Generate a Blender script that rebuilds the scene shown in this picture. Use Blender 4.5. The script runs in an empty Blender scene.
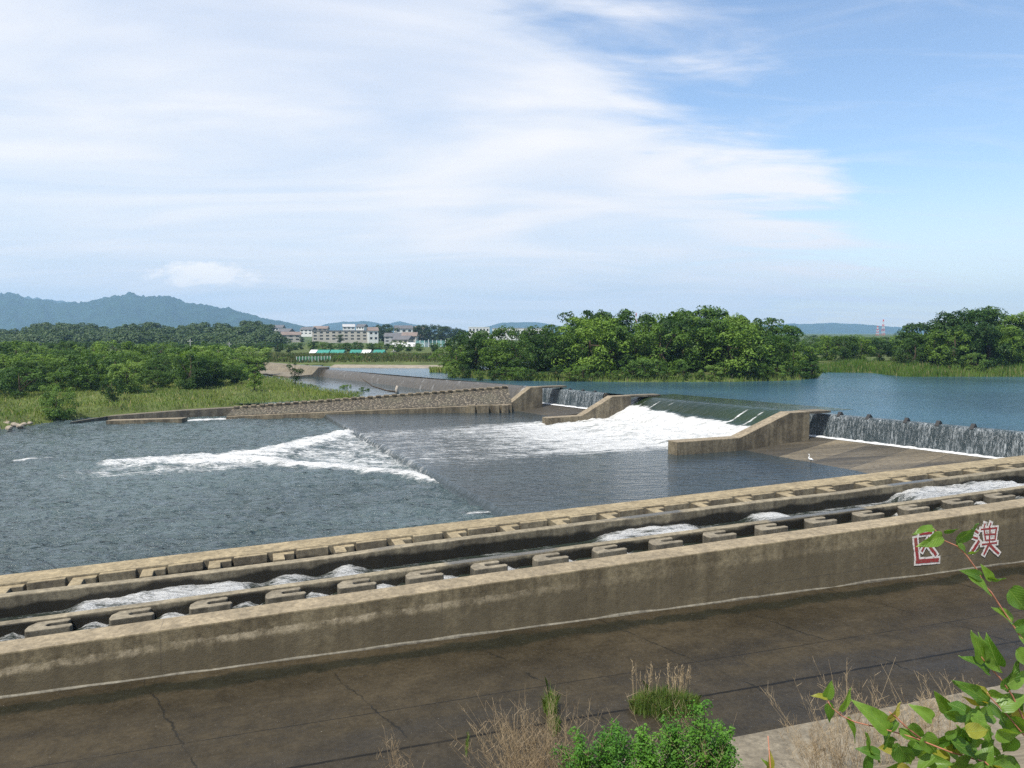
import bpy, bmesh, math, random
import numpy as np
from mathutils import Vector, Matrix, noise as mnoise

random.seed(7)
RNG = np.random.default_rng(7)
sc = bpy.context.scene
COL = sc.collection
R = math.radians

# ------------------------------------------------------------------ view geometry
F, CY, HZ, H = 769.0, 384.0, 333.0, 9.0
PITCH = math.atan((CY - HZ) / F)
_c, _s = math.cos(PITCH), math.sin(PITCH)
CAM = Vector((0, 0, H))


def ray(px, py):
    x = (px - 512) / F
    y = (CY - py) / F
    return Vector((x, _c + y * _s, -_s + y * _c))


def P(px, py, z):          # where the sight line meets the level z
    r = ray(px, py)
    t = (z - H) / r.z
    return Vector((r.x * t, r.y * t, z))


def D(px, py, d):          # point at distance d straight ahead
    r = ray(px, py)
    t = d / r.y
    return Vector((r.x * t, d, H + r.z * t))


# ------------------------------------------------------------------ object helpers
def tag(o, label=None, cat=None, group=None, kind=None):
    if label: o['label'] = label
    if cat: o['category'] = cat
    if group: o['group'] = group
    if kind: o['kind'] = kind
    return o


def empty(name, loc, label, cat, group=None):
    o = bpy.data.objects.new(name, None)
    o.empty_display_size = 0.2
    o.location = loc
    COL.objects.link(o)
    return tag(o, label, cat, group)


def world_loc(o):
    v = Vector(o.location)
    if o.parent: v = v * 0 + Vector(o.get('_wl', v))
    return v


def link(name, me, mats, parent=None, loc=None, keep=True):
    """mesh object; with keep the mesh is in world coordinates even under a parent"""
    o = bpy.data.objects.new(name, me)
    COL.objects.link(o)
    if not isinstance(mats, (list, tuple)): mats = [mats]
    if not me.materials:
        for m in mats: me.materials.append(m)
    if loc is not None: o.location = loc
    if parent is not None:
        o.parent = parent
        if keep:
            base = parent
            while base.parent: base = base.parent
            if parent.type == 'EMPTY':
                o.matrix_parent_inverse = Matrix.Translation(-Vector(parent.location))
    return o


def mesh(name, verts, faces, smooth=False):
    me = bpy.data.meshes.new(name)
    me.from_pydata([tuple(v) for v in verts], [], faces)
    if smooth:
        me.polygons.foreach_set('use_smooth', [True] * len(me.polygons))
    me.update()
    return me


def quads_mesh(name, V, n=4, mat_idx=None, smooth=False):
    """V: (N, n, 3) array of separate n-gons, fast"""
    N = V.shape[0]
    me = bpy.data.meshes.new(name)
    me.vertices.add(N * n)
    me.vertices.foreach_set('co', V.reshape(-1).astype(np.float32))
    me.loops.add(N * n)
    me.loops.foreach_set('vertex_index', np.arange(N * n, dtype=np.int32))
    me.polygons.add(N)
    me.polygons.foreach_set('loop_start', np.arange(0, N * n, n, dtype=np.int32))
    me.polygons.foreach_set('loop_total', np.full(N, n, dtype=np.int32))
    if mat_idx is not None:
        me.polygons.foreach_set('material_index', mat_idx.astype(np.int32))
    me.update(calc_edges=True)
    me.validate()
    return me


class MB:
    """collects solids into one mesh"""
    def __init__(s):
        s.v = []; s.f = []; s.m = []

    def add(s, vs, fs, m=0):
        b = len(s.v)
        s.v += [tuple(v) for v in vs]
        s.f += [tuple(i + b for i in f) for f in fs]
        s.m += [m] * len(fs)

    def loft(s, rings, m=0, close=True, caps=True):
        n = len(rings[0]); vs = [p for r in rings for p in r]; fs = []
        for k in range(len(rings) - 1):
            for i in range(n if close else n - 1):
                j = (i + 1) % n
                fs.append((k * n + i, k * n + j, (k + 1) * n + j, (k + 1) * n + i))
        if caps and close:
            fs.append(tuple(range(n))[::-1])
            fs.append(tuple((len(rings) - 1) * n + i for i in range(n)))
        s.add(vs, fs, m)

    def box(s, c, sx, sy, sz, rz=0, m=0):
        ca, sa = math.cos(rz), math.sin(rz)
        vs = []
        for z in (0, sz):
            for x, y in ((-1, -1), (1, -1), (1, 1), (-1, 1)):
                X, Y = x * sx / 2, y * sy / 2
                vs.append((c[0] + X * ca - Y * sa, c[1] + X * sa + Y * ca, c[2] + z))
        s.add(vs, [(3, 2, 1, 0), (4, 5, 6, 7), (0, 1, 5, 4), (1, 2, 6, 5), (2, 3, 7, 6), (3, 0, 4, 7)], m)

    def tube(s, pts, r0, r1=None, n=6, m=0):
        pts = [Vector(p) for p in pts]
        if r1 is None: r1 = r0
        rings = []
        for i, p in enumerate(pts):
            d = (pts[min(i + 1, len(pts) - 1)] - pts[max(i - 1, 0)]).normalized()
            u = d.cross(Vector((0.31, 0.17, 0.93)) if abs(d.z) < .9 else Vector((1, 0, 0))).normalized()
            w = d.cross(u)
            rr = r0 + (r1 - r0) * i / max(1, len(pts) - 1)
            rings.append([p + (u * math.cos(a) + w * math.sin(a)) * rr for a in [2 * math.pi * k / n for k in range(n)]])
        s.loft(rings, m)

    def build(s, name, mats, parent=None, smooth=False, bevel=0):
        me = mesh(name, s.v, s.f, smooth)
        bm = bmesh.new(); bm.from_mesh(me)
        bmesh.ops.recalc_face_normals(bm, faces=bm.faces[:])
        bm.to_mesh(me); bm.free()
        if max(s.m, default=0) > 0:
            me.polygons.foreach_set('material_index', s.m)
        o = link(name, me, mats, parent)
        if bevel:
            b = o.modifiers.new('bevel', 'BEVEL'); b.width = bevel; b.segments = 2
            b.limit_method = 'ANGLE'; b.angle_limit = R(40)
        return o


def fb(x, y, z=0.0, oct=4):
    v = 0; a = 1; t = 0
    for _ in range(oct):
        v += a * mnoise.noise(Vector((x, y, z))); t += a
        x *= 2.03; y *= 2.03; z = z * 2.03 + 3.1; a *= .5
    return v / t


def ss(a, b, x):
    t = min(1, max(0, (x - a) / (b - a))) if a != b else float(x > a)
    return t * t * (3 - 2 * t)


# ------------------------------------------------------------------ materials
class NT:
    def __init__(s, name):
        s.mat = bpy.data.materials.new(name); s.mat.use_nodes = True
        s.t = s.mat.node_tree; s.t.nodes.clear()
        s.out = s.t.nodes.new('ShaderNodeOutputMaterial')

    def n(s, typ, ins=None, **kw):
        nd = s.t.nodes.new('ShaderNode' + typ)
        for k, v in kw.items(): setattr(nd, k, v)
        for k, v in (ins or {}).items():
            sock = nd.inputs[k]
            if hasattr(v, 'links') or isinstance(v, bpy.types.NodeSocket): s.t.links.new(v, sock)
            else: sock.default_value = v
        return nd

    def pos(s): return s.n('TexCoord').outputs['Object']

    def map(s, v, scale=(1, 1, 1), rot=(0, 0, 0)):
        return s.n('Mapping', {'Vector': v, 'Scale': scale, 'Rotation': rot}).outputs[0]

    def noise(s, v, scale, detail=6, rough=.55, dist=0):
        return s.n('TexNoise', {'Vector': v, 'Scale': scale, 'Detail': detail, 'Roughness': rough, 'Distortion': dist}).outputs['Fac']

    def math(s, op, a, b=0.0, c=0.0, clamp=False):
        return s.n('Math', {0: a, 1: b, 2: c}, operation=op, use_clamp=clamp).outputs[0]

    def mr(s, v, a, b, lo=0.0, hi=1.0):
        return s.n('MapRange', {'Value': v, 'From Min': a, 'From Max': b, 'To Min': lo, 'To Max': hi}, interpolation_type='SMOOTHSTEP').outputs[0]

    def mix(s, f, a, b, mode='MIX'):
        nd = s.n('Mix', data_type='RGBA', blend_type=mode)
        for i, v in ((0, f), (6, a), (7, b)):
            if isinstance(v, bpy.types.NodeSocket): s.t.links.new(v, nd.inputs[i])
            else: nd.inputs[i].default_value = v if i == 0 else (tuple(v) + (1,) if len(v) == 3 else v)
        return nd.outputs[2]

    def bump(s, h, strength=.5, dist=.1, normal=None):
        ins = {'Height': h, 'Strength': strength, 'Distance': dist}
        if normal is not None: ins['Normal'] = normal
        return s.n('Bump', ins).outputs[0]

    def bsdf(s, col, rough=.8, normal=None, spec=.4, **kw):
        ins = {'Base Color': col if isinstance(col, bpy.types.NodeSocket) else tuple(col) + (1,), 'Roughness': rough, 'Specular IOR Level': spec}
        if normal is not None: ins['Normal'] = normal
        ins.update(kw)
        return s.n('BsdfPrincipled', ins).outputs[0]

    def done(s, sh):
        s.t.links.new(sh, s.out.inputs['Surface'])
        return s.mat


LA = R(72.3)
UA = Vector((math.sin(LA), math.cos(LA), 0))      # up along the fish ladder
UB = Vector((-math.cos(LA), math.sin(LA), 0))     # across it, away from the camera
A0, ZT0, SL = -7.02, -0.03, 0.0404


def ztop(a): return ZT0 + SL * (a - A0)


def AB(a, b, z=0.0): return Vector((UA.x * a + UB.x * b, UA.y * a + UB.y * b, z))


def ladder_coords(m, v):
    """a and height below the sloping top, from object coordinates"""
    a = m.n('VectorMath', {0: v, 1: tuple(UA)}, operation='DOT_PRODUCT').outputs['Value']
    z = m.n('SeparateXYZ', {0: v}).outputs['Z']
    h = m.math('SUBTRACT', z, m.math('MULTIPLY_ADD', a, SL, ZT0 - SL * A0))
    return a, h


def concrete(name, light=(.30, .265, .19), dark=(.13, .115, .085), top=(.36, .30, .20), stain=1.0, ladder=None, rough=.85):
    m = NT(name); v = m.pos()
    n1 = m.noise(v, .55, 7, .6)
    n2 = m.noise(v, 5, 9, .74)
    n3 = m.noise(m.map(v, (1.3, 1.3, .12)), 1.6, 6, .6)
    f = m.math('ADD', m.math('MULTIPLY', n1, .5), m.math('MULTIPLY', n3, .5))
    col = m.mix(m.mr(f, .40, .62), dark, light)
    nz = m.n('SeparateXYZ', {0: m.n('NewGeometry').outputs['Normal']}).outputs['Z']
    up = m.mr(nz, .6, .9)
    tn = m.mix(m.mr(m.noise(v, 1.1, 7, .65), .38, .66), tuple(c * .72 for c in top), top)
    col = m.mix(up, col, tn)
    g = m.mr(n2, .28, .72, .60, 1.32)
    col = m.mix(1.0, col, m.n('CombineXYZ', {0: m.math('MULTIPLY', g, .98), 1: m.math('MULTIPLY', g, .99), 2: m.math('MULTIPLY', g, 1.03)}).outputs[0], 'MULTIPLY')
    sp = m.mr(m.noise(v, 26, 3, .7), .60, .72)
    col = m.mix(m.math('MULTIPLY', sp, .22), col, (.42, .38, .3))
    rg = rough
    if ladder == 'outer':
        a, h = ladder_coords(m, v)
        hn = m.math('ADD', h, m.math('MULTIPLY', m.math('SUBTRACT', m.noise(m.map(v, (2.5, 2.5, .6)), 1.3, 6, .7), .5), .28))
        # pale lime deposit under the lip, fading upstream
        band = m.math('MULTIPLY', m.mr(hn, -.72, -.56), m.mr(hn, -.46, -.40, 1, 0))
        fade = m.mr(a, 2, 13, 1.0, .12)
        patch = m.mr(m.noise(m.map(v, (1, 1, .8)), 1.7, 8, .75), .40, .64, .08, .9)
        col = m.mix(m.math('MULTIPLY', m.math('MULTIPLY', band, fade), m.math('MULTIPLY', patch, m.math('SUBTRACT', 1, up))), col, (.46, .39, .27))
        # darker damp body below the band
        low = m.math('MULTIPLY', m.mr(hn, -.62, -.78), m.mr(m.noise(v, .5, 6, .6), .35, .6, .35, .8))
        col = m.mix(m.math('MULTIPLY', low, m.math('SUBTRACT', 1, up)), col, (.105, .088, .056))
        # vertical pour joints every 12 m
        fr = m.math('ABSOLUTE', m.math('SUBTRACT', m.math('FRACT', m.math('MULTIPLY', m.math('ADD', a, 3.2), 1 / 8.6)), .5))
        jt = m.mr(m.math('SUBTRACT', .5, fr), .0, .0045, 1, 0)
        col = m.mix(m.math('MULTIPLY', jt, m.mr(m.noise(v, 2.5, 4, .7), .35, .65, .05, .6)), col, (.07, .06, .05))
        # form-board line
        pl = m.math('ABSOLUTE', m.math('ADD', m.math('ADD', h, m.math('MULTIPLY', m.math('SUBTRACT', m.noise(v, .4, 3), .5), .25)), 1.62))
        col = m.mix(m.math('MULTIPLY', m.mr(pl, .006, .02, 1, 0), m.mr(a, 14, 17, 0, .6)), col, (.06, .055, .045))
    if ladder in ('inner', 'tan'):
        a, h = ladder_coords(m, v)
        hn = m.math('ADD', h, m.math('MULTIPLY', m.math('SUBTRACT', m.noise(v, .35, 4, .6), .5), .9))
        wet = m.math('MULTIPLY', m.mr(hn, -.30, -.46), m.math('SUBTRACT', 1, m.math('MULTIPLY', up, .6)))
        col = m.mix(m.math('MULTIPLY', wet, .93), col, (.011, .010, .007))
        wt = m.math('MULTIPLY', m.mr(m.noise(m.map(v, (1, 1, 1)), .16, 2), .53, .58), up)
        if ladder == 'tan': wt = m.math('MULTIPLY', wt, 0.0)
        col = m.mix(m.math('MULTIPLY', wt, .75), col, (.05, .05, .045))
        rg = m.math('SUBTRACT', m.math('SUBTRACT', .85, m.math('MULTIPLY', wet, .35)), m.math('MULTIPLY', wt, .6))
    b = m.bump(m.math('ADD', m.math('MULTIPLY', n2, .6), m.math('MULTIPLY', m.noise(v, 30, 4), .3)), .55, .05)
    return m.done(m.bsdf(col, rg, b, .3))


def water(name, col, rip=((.9, .10), (3.5, .03)), rough=.06, stretch=(1, 1, 1), rot=0, foam=False, foamcol=(.66, .665, .65), fscale=2.2, spec=.5):
    m = NT(name); v = m.pos()
    mv = m.map(v, stretch, (0, 0, rot))
    nrm = None
    for sc_, d in rip:
        nrm = m.bump(m.noise(mv, sc_, 3, .55, .3), 1.0, d, nrm)
    big = m.noise(v, .05, 4)
    c2 = m.mix(m.mr(big, .35, .65), tuple(c * .75 for c in col), tuple(c * 1.2 for c in col))
    w = m.bsdf(c2, rough, nrm, spec, **{'IOR': 1.33})
    if not foam: return m.done(w)
    at = m.n('Attribute', attribute_name='foam').outputs['Fac']
    na = m.noise(mv, fscale, 8, .72, .6)
    nb = m.noise(mv, fscale * 5, 5, .7)
    nn = m.math('ADD', m.math('MULTIPLY', na, .6), m.math('MULTIPLY', nb, .4))
    th = m.math('SUBTRACT', 1.0, at)
    f = m.mr(m.math('SUBTRACT', m.mr(nn, .28, .72), th), -.30, .34)
    f = m.math('MULTIPLY', f, m.mr(at, .02, .12))
    fbmp = m.bump(m.math('ADD', na, m.math('MULTIPLY', nb, .9)), .9, .26)
    fcol = m.mix(m.mr(m.math('ADD', m.math('MULTIPLY', na, .5), m.math('MULTIPLY', nb, .5)), .36, .60), tuple(c * .72 for c in foamcol), foamcol)
    fo = m.bsdf(fcol, .75, fbmp, .2, **{'Subsurface Weight': .0})
    mx = m.n('MixShader', {0: f})
    m.t.links.new(w, mx.inputs[1]); m.t.links.new(fo, mx.inputs[2])
    return m.done(mx.outputs[0])


def foliage(name, cols, trans=.35, nscale=.5, rough=.6):
    """leaf material: colour differs from leaf to leaf, clump to clump and tree to tree"""
    m = NT(name); v = m.pos()
    rnd = m.n('ObjectInfo').outputs['Random']
    isl = m.n('NewGeometry').outputs['Random Per Island']
    n1 = m.noise(m.n('VectorMath', {0: v, 1: m.n('CombineXYZ', {0: m.math('MULTIPLY', rnd, 40)}).outputs[0]}, operation='ADD').outputs[0], nscale, 3)
    f = m.math('ADD', m.math('MULTIPLY', m.mr(n1, .3, .7), .38), m.math('ADD', m.math('MULTIPLY', isl, .24), m.math('MULTIPLY', rnd, .38)), clamp=True)
    col = m.mix(m.mr(f, .15, .85), cols[0], cols[1])
    if len(cols) > 2:
        col = m.mix(m.mr(isl, .86, .95), col, cols[2])
    d = m.bsdf(col, rough, None, .35)
    t = m.n('BsdfTranslucent', {'Color': m.mix(1.0, col, (1.0, 1.0, .45), 'MULTIPLY')}).outputs[0]
    mx = m.n('MixShader', {0: trans})
    m.t.links.new(d, mx.inputs[1]); m.t.links.new(t, mx.inputs[2])
    return m.done(mx.outputs[0])


def plain(name, col, rough=.7, var=.2, scale=3, spec=.4, metal=0):
    m = NT(name); v = m.pos()
    n = m.noise(v, scale, 5, .6)
    c = m.mix(m.mr(n, .3, .7), tuple(x * (1 - var) for x in col), tuple(min(1, x * (1 + var)) for x in col))
    return m.done(m.bsdf(c, rough, m.bump(n, .2, .02), spec, **{'Metallic': metal}))


M = {}
M['conc'] = concrete('weathered_concrete')
M['conc_outer'] = concrete('outer_wall_concrete', (.215, .178, .106), (.115, .093, .054), (.285, .23, .145), ladder='outer')
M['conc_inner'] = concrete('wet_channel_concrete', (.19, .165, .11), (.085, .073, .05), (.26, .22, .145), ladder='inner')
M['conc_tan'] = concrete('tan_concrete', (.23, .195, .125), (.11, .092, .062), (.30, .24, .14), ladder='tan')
M['conc_hook'] = concrete('hook_baffle_concrete', (.17, .148, .105), (.075, .066, .047), (.225, .192, .132))
M['conc_wing'] = concrete('wing_wall_concrete', (.20, .165, .105), (.085, .07, .046), (.27, .22, .145))
M['conc_dark'] = concrete('stained_concrete', (.13, .113, .08), (.055, .048, .036), (.17, .145, .10))


def apron_mat():
    m = NT('spillway_slab_concrete'); v = m.pos()
    # streaks along the fall line
    mv = m.map(v, (.12, 1.0, 1), (0, 0, R(-38)))
    n1 = m.noise(mv, 1.1, 5, .5)
    n2 = m.noise(v, 4, 7, .6)
    s = m.n('SeparateXYZ', {0: m.map(v, (1, 1, 1), (0, 0, R(-38)))}).outputs['Y']
    panel = m.n('TexWhiteNoise', {'W': m.math('FLOOR', m.math('MULTIPLY', s, 1 / 2.9))}, noise_dimensions='1D').outputs['Value']
    f = m.math('ADD', m.math('MULTIPLY', panel, .55), m.math('MULTIPLY', n1, .5))
    col = m.mix(m.mr(f, .42, .80), (.045, .039, .028), (.19, .155, .10))
    g = m.mr(n2, .25, .75, .7, 1.25)
    col = m.mix(1.0, col, m.n('CombineXYZ', {0: g, 1: g, 2: g}).outputs[0], 'MULTIPLY')
    fr = m.math('ABSOLUTE', m.math('SUBTRACT', m.math('FRACT', m.math('MULTIPLY', s, 1 / 2.9)), .5))
    jt = m.mr(m.math('SUBTRACT', .5, fr), 0, .03, 1, 0)
    col = m.mix(m.math('MULTIPLY', jt, .6), col, (.03, .028, .024))
    return m.done(m.bsdf(col, .6, m.bump(n2, .4, .04), .4))


M['apron'] = apron_mat()


def bed_mat():
    """wet channel floor: brown silt film over slabs, algae strip beside the wall, cracked joints"""
    m = NT('wet_channel_floor'); v = m.pos()
    a = m.n('VectorMath', {0: v, 1: tuple(UA)}, operation='DOT_PRODUCT').outputs['Value']
    b = m.n('VectorMath', {0: v, 1: tuple(UB)}, operation='DOT_PRODUCT').outputs['Value']
    ab = m.n('CombineXYZ', {0: a, 1: b}).outputs[0]
    n1 = m.noise(m.map(ab, (.25, .8, 1)), .8, 6, .6)
    n2 = m.noise(ab, 7, 7, .7)
    col = m.mix(m.mr(n1, .3, .7), (.028, .0225, .0135), (.047, .037, .0215))
    # grey drier slabs on the near side
    near = m.mr(m.math('ADD', b, m.math('MULTIPLY', n1, 1.5)), 18.9, 21.0, 1, 0)
    col = m.mix(m.math('MULTIPLY', near, .75), col, (.033, .0275, .019))
    # algae strip
    wob = m.math('MULTIPLY', m.math('SUBTRACT', m.noise(ab, .8, 5, .7), .5), 1.2)
    bb = m.math('ADD', b, wob)
    alg = m.math('MULTIPLY', m.mr(bb, 23.2, 23.5), m.mr(bb, 23.95, 24.2, 1, 0))
    col = m.mix(m.math('MULTIPLY', alg, .8), col, (.012, .013, .008))
    fine = m.mr(m.math('ADD', m.math('MULTIPLY', n2, .5), m.math('MULTIPLY', m.noise(ab, 1.3, 7, .7), .5)), .32, .68, .62, 1.38)
    col = m.mix(1.0, col, m.n('CombineXYZ', {0: fine, 1: fine, 2: fine}).outputs[0], 'MULTIPLY')
    spk = m.mr(m.noise(ab, 16, 2, .6), .70, .76)
    col = m.mix(m.math('MULTIPLY', spk, .55), col, (.30, .28, .23))
    # slab joints
    wb = m.math('MULTIPLY', m.math('SUBTRACT', m.noise(ab, 1.2, 5, .7), .5), .22)
    for bj, w in ((18.3, .05), (20.3, .022)):
        j = m.mr(m.math('ABSOLUTE', m.math('SUBTRACT', m.math('ADD', b, m.math('MULTIPLY', wb, .35)), bj)), w * .5, w, 1, 0)
        col = m.mix(m.math('MULTIPLY', j, m.mr(m.noise(ab, .5, 3), .35, .5, .2, .95)), col, (.010, .009, .007))
    ca = m.math('ADD', m.math('ADD', a, m.math('MULTIPLY', b, .35)), m.math('MULTIPLY', wb, 2.5))
    fr = m.math('ABSOLUTE', m.math('SUBTRACT', m.math('FRACT', m.math('MULTIPLY', ca, 1 / 4.9)), .5))
    j = m.mr(m.math('SUBTRACT', .5, fr), .003, .009, 1, 0)
    col = m.mix(m.math('MULTIPLY', j, m.mr(m.noise(ab, .45, 3), .42, .55, 0, .85)), col, (.012, .011, .008))
    rg = m.mr(m.math('ADD', n1, m.math('MULTIPLY', n2, .3)), .45, .85, .30, .62)
    return m.done(m.bsdf(col, rg, m.bump(m.math('ADD', n2, m.noise(ab, 2, 3)), .35, .03), .13))


M['bed'] = bed_mat()
M['lower'] = water('lower_river_water', (.060, .086, .088), ((.7, 1.1), (2.2, .34), (7, .05)), .12, (.7, 1.5, 1), R(12), foam=True, fscale=.9)
M['apronw'] = water('apron_water', (.028, .040, .044), ((1.1, .12), (4, .05)), .08, (.5, 1.4, 1), R(-23), foam=True, fscale=1.6)
M['spill'] = water('spillway_water', (.020, .032, .014), ((1.2, .06), (4, .03)), .07, (.35, 1.6, 1), R(-23), foam=True, fscale=1.1)
M['upper'] = water('upper_river_water', (.030, .072, .098), ((1.6, .12), (5, .05)), .16, (.4, 1.5, 1), R(4))
M['ladderw'] = water('ladder_water', (.020, .026, .020), ((1.2, .15), (5, .04)), .06, (.4, 1.5, 1), R(-17.7), foam=True, fscale=2.4)
M['foam'] = plain('white_foam', (.50, .51, .51), .8, .25, 5)


def curtain_mat():
    m = NT('falling_water'); v = m.pos()
    w = m.map(v, (1, 1, .07))
    n1 = m.noise(w, 4.5, 6, .75)
    n2 = m.noise(m.map(v, (1, 1, .22)), 11, 5, .7)
    n3 = m.noise(m.map(v, (1, 1, .02)), 1.1, 5, .75)
    f = m.math('ADD', m.math('ADD', m.math('MULTIPLY', n1, .30), m.math('MULTIPLY', n2, .42)), m.math('MULTIPLY', n3, .28))
    f = m.mr(f, .46, .68)
    nrm = m.bump(m.math('ADD', n1, n2), .9, .12)
    dk = m.bsdf((.03, .045, .05), .15, nrm, .5)
    wh = m.bsdf((.54, .58, .60), .5, nrm, .4)
    mx = m.n('MixShader', {0: m.math('MULTIPLY', f, .85)})
    m.t.links.new(dk, mx.inputs[1]); m.t.links.new(wh, mx.inputs[2])
    return m.done(mx.outputs[0])


M['curtain'] = curtain_mat()


def slope_water_mat():
    m = NT('thin_water_on_weir_face'); v = m.pos()
    s = m.map(v, (1, 1, .05))
    n = m.noise(s, .8, 6, .75)
    n2 = m.noise(m.map(v, (1, 1, .2)), 4, 4, .7)
    c = m.mix(m.mr(n2, .3, .7), (.04, .036, .03), (.085, .076, .062))
    c = m.mix(m.math('MULTIPLY', m.mr(n, .55, .72), .6), c, (.34, .35, .35))
    return m.done(m.bsdf(c, .35, m.bump(n, .4, .05), .5))


M['weirface'] = slope_water_mat()


def cobble_mat():
    m = NT('set_cobbles'); v = m.pos()
    vo = m.n('TexVoronoi', {'Vector': m.map(v, (1, 1, 1.3)), 'Scale': 4.2})
    d = vo.outputs['Distance']
    c = m.mix(m.n('SeparateColor', {0: vo.outputs['Color']}).outputs[0], (.12, .10, .072), (.25, .212, .15))
    c = m.mix(m.mr(d, .28, .5), c, (.05, .043, .032))
    c = m.mix(m.mr(m.noise(v, .5, 5), .45, .65, 0, .4), c, (.09, .085, .055))
    return m.done(m.bsdf(c, .85, m.bump(d, .9, -.12), .3))


M['cobble'] = cobble_mat()
M['soil'] = plain('river_soil', (.10, .085, .05), .95, .35, .8, .1)
M['earth'] = plain('grassy_earth', (.075, .095, .03), .95, .35, .3, .1)
M['beach'] = plain('pale_gravel', (.24, .21, .165), .95, .2, 1, .1)
M['bank'] = plain('dry_bank_soil', (.20, .17, .12), .95, .3, 3, .1)
M['ledge'] = concrete('ledge_concrete', (.20, .172, .12), (.12, .10, .07), (.205, .175, .122))
M['bark'] = plain('bark', (.07, .052, .036), .9, .3, 6, .1)
M['leaf_dark'] = foliage('dark_broadleaf', ((.018, .056, .005), (.070, .140, .014)), .35)
M['leaf_mid'] = foliage('green_broadleaf', ((.036, .094, .008), (.140, .235, .024)), .35)
M['leaf_light'] = foliage('light_willow_leaf', ((.09, .18, .025), (.20, .30, .06)), .4)
M['leaf_far'] = foliage('wooded_hill_leaf', ((.022, .052, .014), (.055, .095, .024)), .25, .08)
M['grass'] = foliage('meadow_grass', ((.095, .18, .02), (.26, .31, .07), (.42, .36, .17)), .35, .12)
M['reed'] = foliage('reed_blades', ((.085, .165, .02), (.19, .26, .055), (.32, .29, .14)), .35, .15)
M['scrub'] = foliage('levee_scrub', ((.04, .075, .015), (.11, .125, .035), (.19, .16, .08)), .3, .1)
M['dry'] = foliage('dry_straw', ((.27, .20, .12), (.44, .35, .22)), .2, 2)
M['bushleaf'] = foliage('fresh_bush_leaf', ((.045, .15, .012), (.12, .28, .025)), .4, 3)
M['tuft'] = foliage('tuft_blade', ((.12, .20, .04), (.24, .33, .08), (.36, .30, .15)), .5, 2)
M['white'] = plain('white_wall', (.60, .60, .58), .7, .06, .3)
M['cream'] = plain('cream_wall', (.38, .355, .31), .8, .08, .3)
M['greyw'] = plain('grey_wall', (.36, .36, .36), .8, .08, .3)
M['roof'] = plain('dark_roof', (.10, .10, .105), .7, .12, .5)
M['roofb'] = plain('brown_roof', (.17, .13, .11), .7, .12, .5)
M['glass'] = plain('window_glass', (.03, .04, .05), .15, .1, 1)
M['greenroof'] = plain('green_sheet_roof', (.03, .20, .15), .5, .15, .4)
M['net'] = plain('teal_net', (.16, .34, .33), .8, .15, .6)
M['netdark'] = plain('dark_teal_net', (.04, .13, .15), .8, .15, .6)
M['steel'] = plain('pale_steel', (.55, .58, .58), .5, .1, 1)
M['greenfence'] = plain('green_fence_mesh', (.09, .28, .15), .7, .15, 1)
M['red'] = plain('red_tower_paint', (.55, .06, .04), .6, .1, .3)
M['pole'] = plain('concrete_pole', (.42, .41, .39), .8, .1, 2)
M['black'] = plain('black_iron', (.02, .02, .02), .6, .2, 5)
M['hill'] = plain('forested_mountain', (.015, .032, .020), .95, .35, .012, .0)
M['egret'] = plain('white_plumage', (.80, .80, .78), .8, .04, 20)
M['beak'] = plain('dark_beak', (.05, .045, .03), .6, .1, 20)
M['stone'] = plain('river_boulder', (.25, .21, .16), .9, .3, 2)
M['drift'] = plain('bleached_wood', (.33, .29, .24), .9, .25, 4)


def paint(name, col):
    m = NT(name); v = m.pos()
    n = m.noise(v, 9, 6, .75)
    n2 = m.noise(m.map(v, (1, 1, .4)), 26, 4, .7)
    c = m.mix(m.mr(m.math('ADD', m.math('MULTIPLY', n, .6), m.math('MULTIPLY', n2, .4)), .50, .60, 0, .85), col, (.17, .15, .105))
    return m.done(m.bsdf(c, .8, m.bump(m.noise(v, 30, 4), .4, .02), .3))


M['pwhite'] = paint('worn_white_paint', (.74, .70, .66))
M['pred'] = paint('worn_red_paint', (.30, .032, .035))


def knot_leaf(name, c0, c1, trans):
    m = NT(name)
    uv = m.n('UVMap', uv_map='leaf').outputs[0]
    s = m.n('SeparateXYZ', {0: uv})
    u, w = s.outputs['X'], s.outputs['Y']
    aw = m.math('ABSOLUTE', w)
    vein = m.math('FRACT', m.math('MULTIPLY', m.math('SUBTRACT', u, m.math('MULTIPLY', aw, .55)), 7.0))
    vein = m.mr(m.math('ABSOLUTE', m.math('SUBTRACT', vein, .5)), .0, .12, 1, 0)
    mid = m.mr(aw, .0, .035, 1, 0)
    isl = m.n('NewGeometry').outputs['Random Per Island']
    v = m.pos()
    col = m.mix(isl, c0, c1)
    col = m.mix(m.math('MULTIPLY', m.mr(m.noise(v, 25, 4), .35, .7), .35), col, tuple(x * .6 for x in c0))
    col = m.mix(m.math('MAXIMUM', m.math('MULTIPLY', vein, .5), m.math('MULTIPLY', mid, .85)), col, (.30, .42, .10))
    d = m.bsdf(col, .42, m.bump(m.math('ADD', vein, mid), .5, -.003), .45)
    t = m.n('BsdfTranslucent', {'Color': m.mix(1.0, col, (1.6, 1.5, .5), 'MULTIPLY')}).outputs[0]
    mx = m.n('MixShader', {0: trans})
    m.t.links.new(d, mx.inputs[1]); m.t.links.new(t, mx.inputs[2])
    return m.done(mx.outputs[0])


M['knot'] = knot_leaf('knotweed_leaf', (.050, .135, .012), (.16, .28, .035), .42)
M['knot_old'] = knot_leaf('yellowing_leaf', (.26, .27, .03), (.34, .26, .05), .4)
M['stem'] = plain('reddish_stem', (.36, .15, .09), .55, .25, 20)

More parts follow.
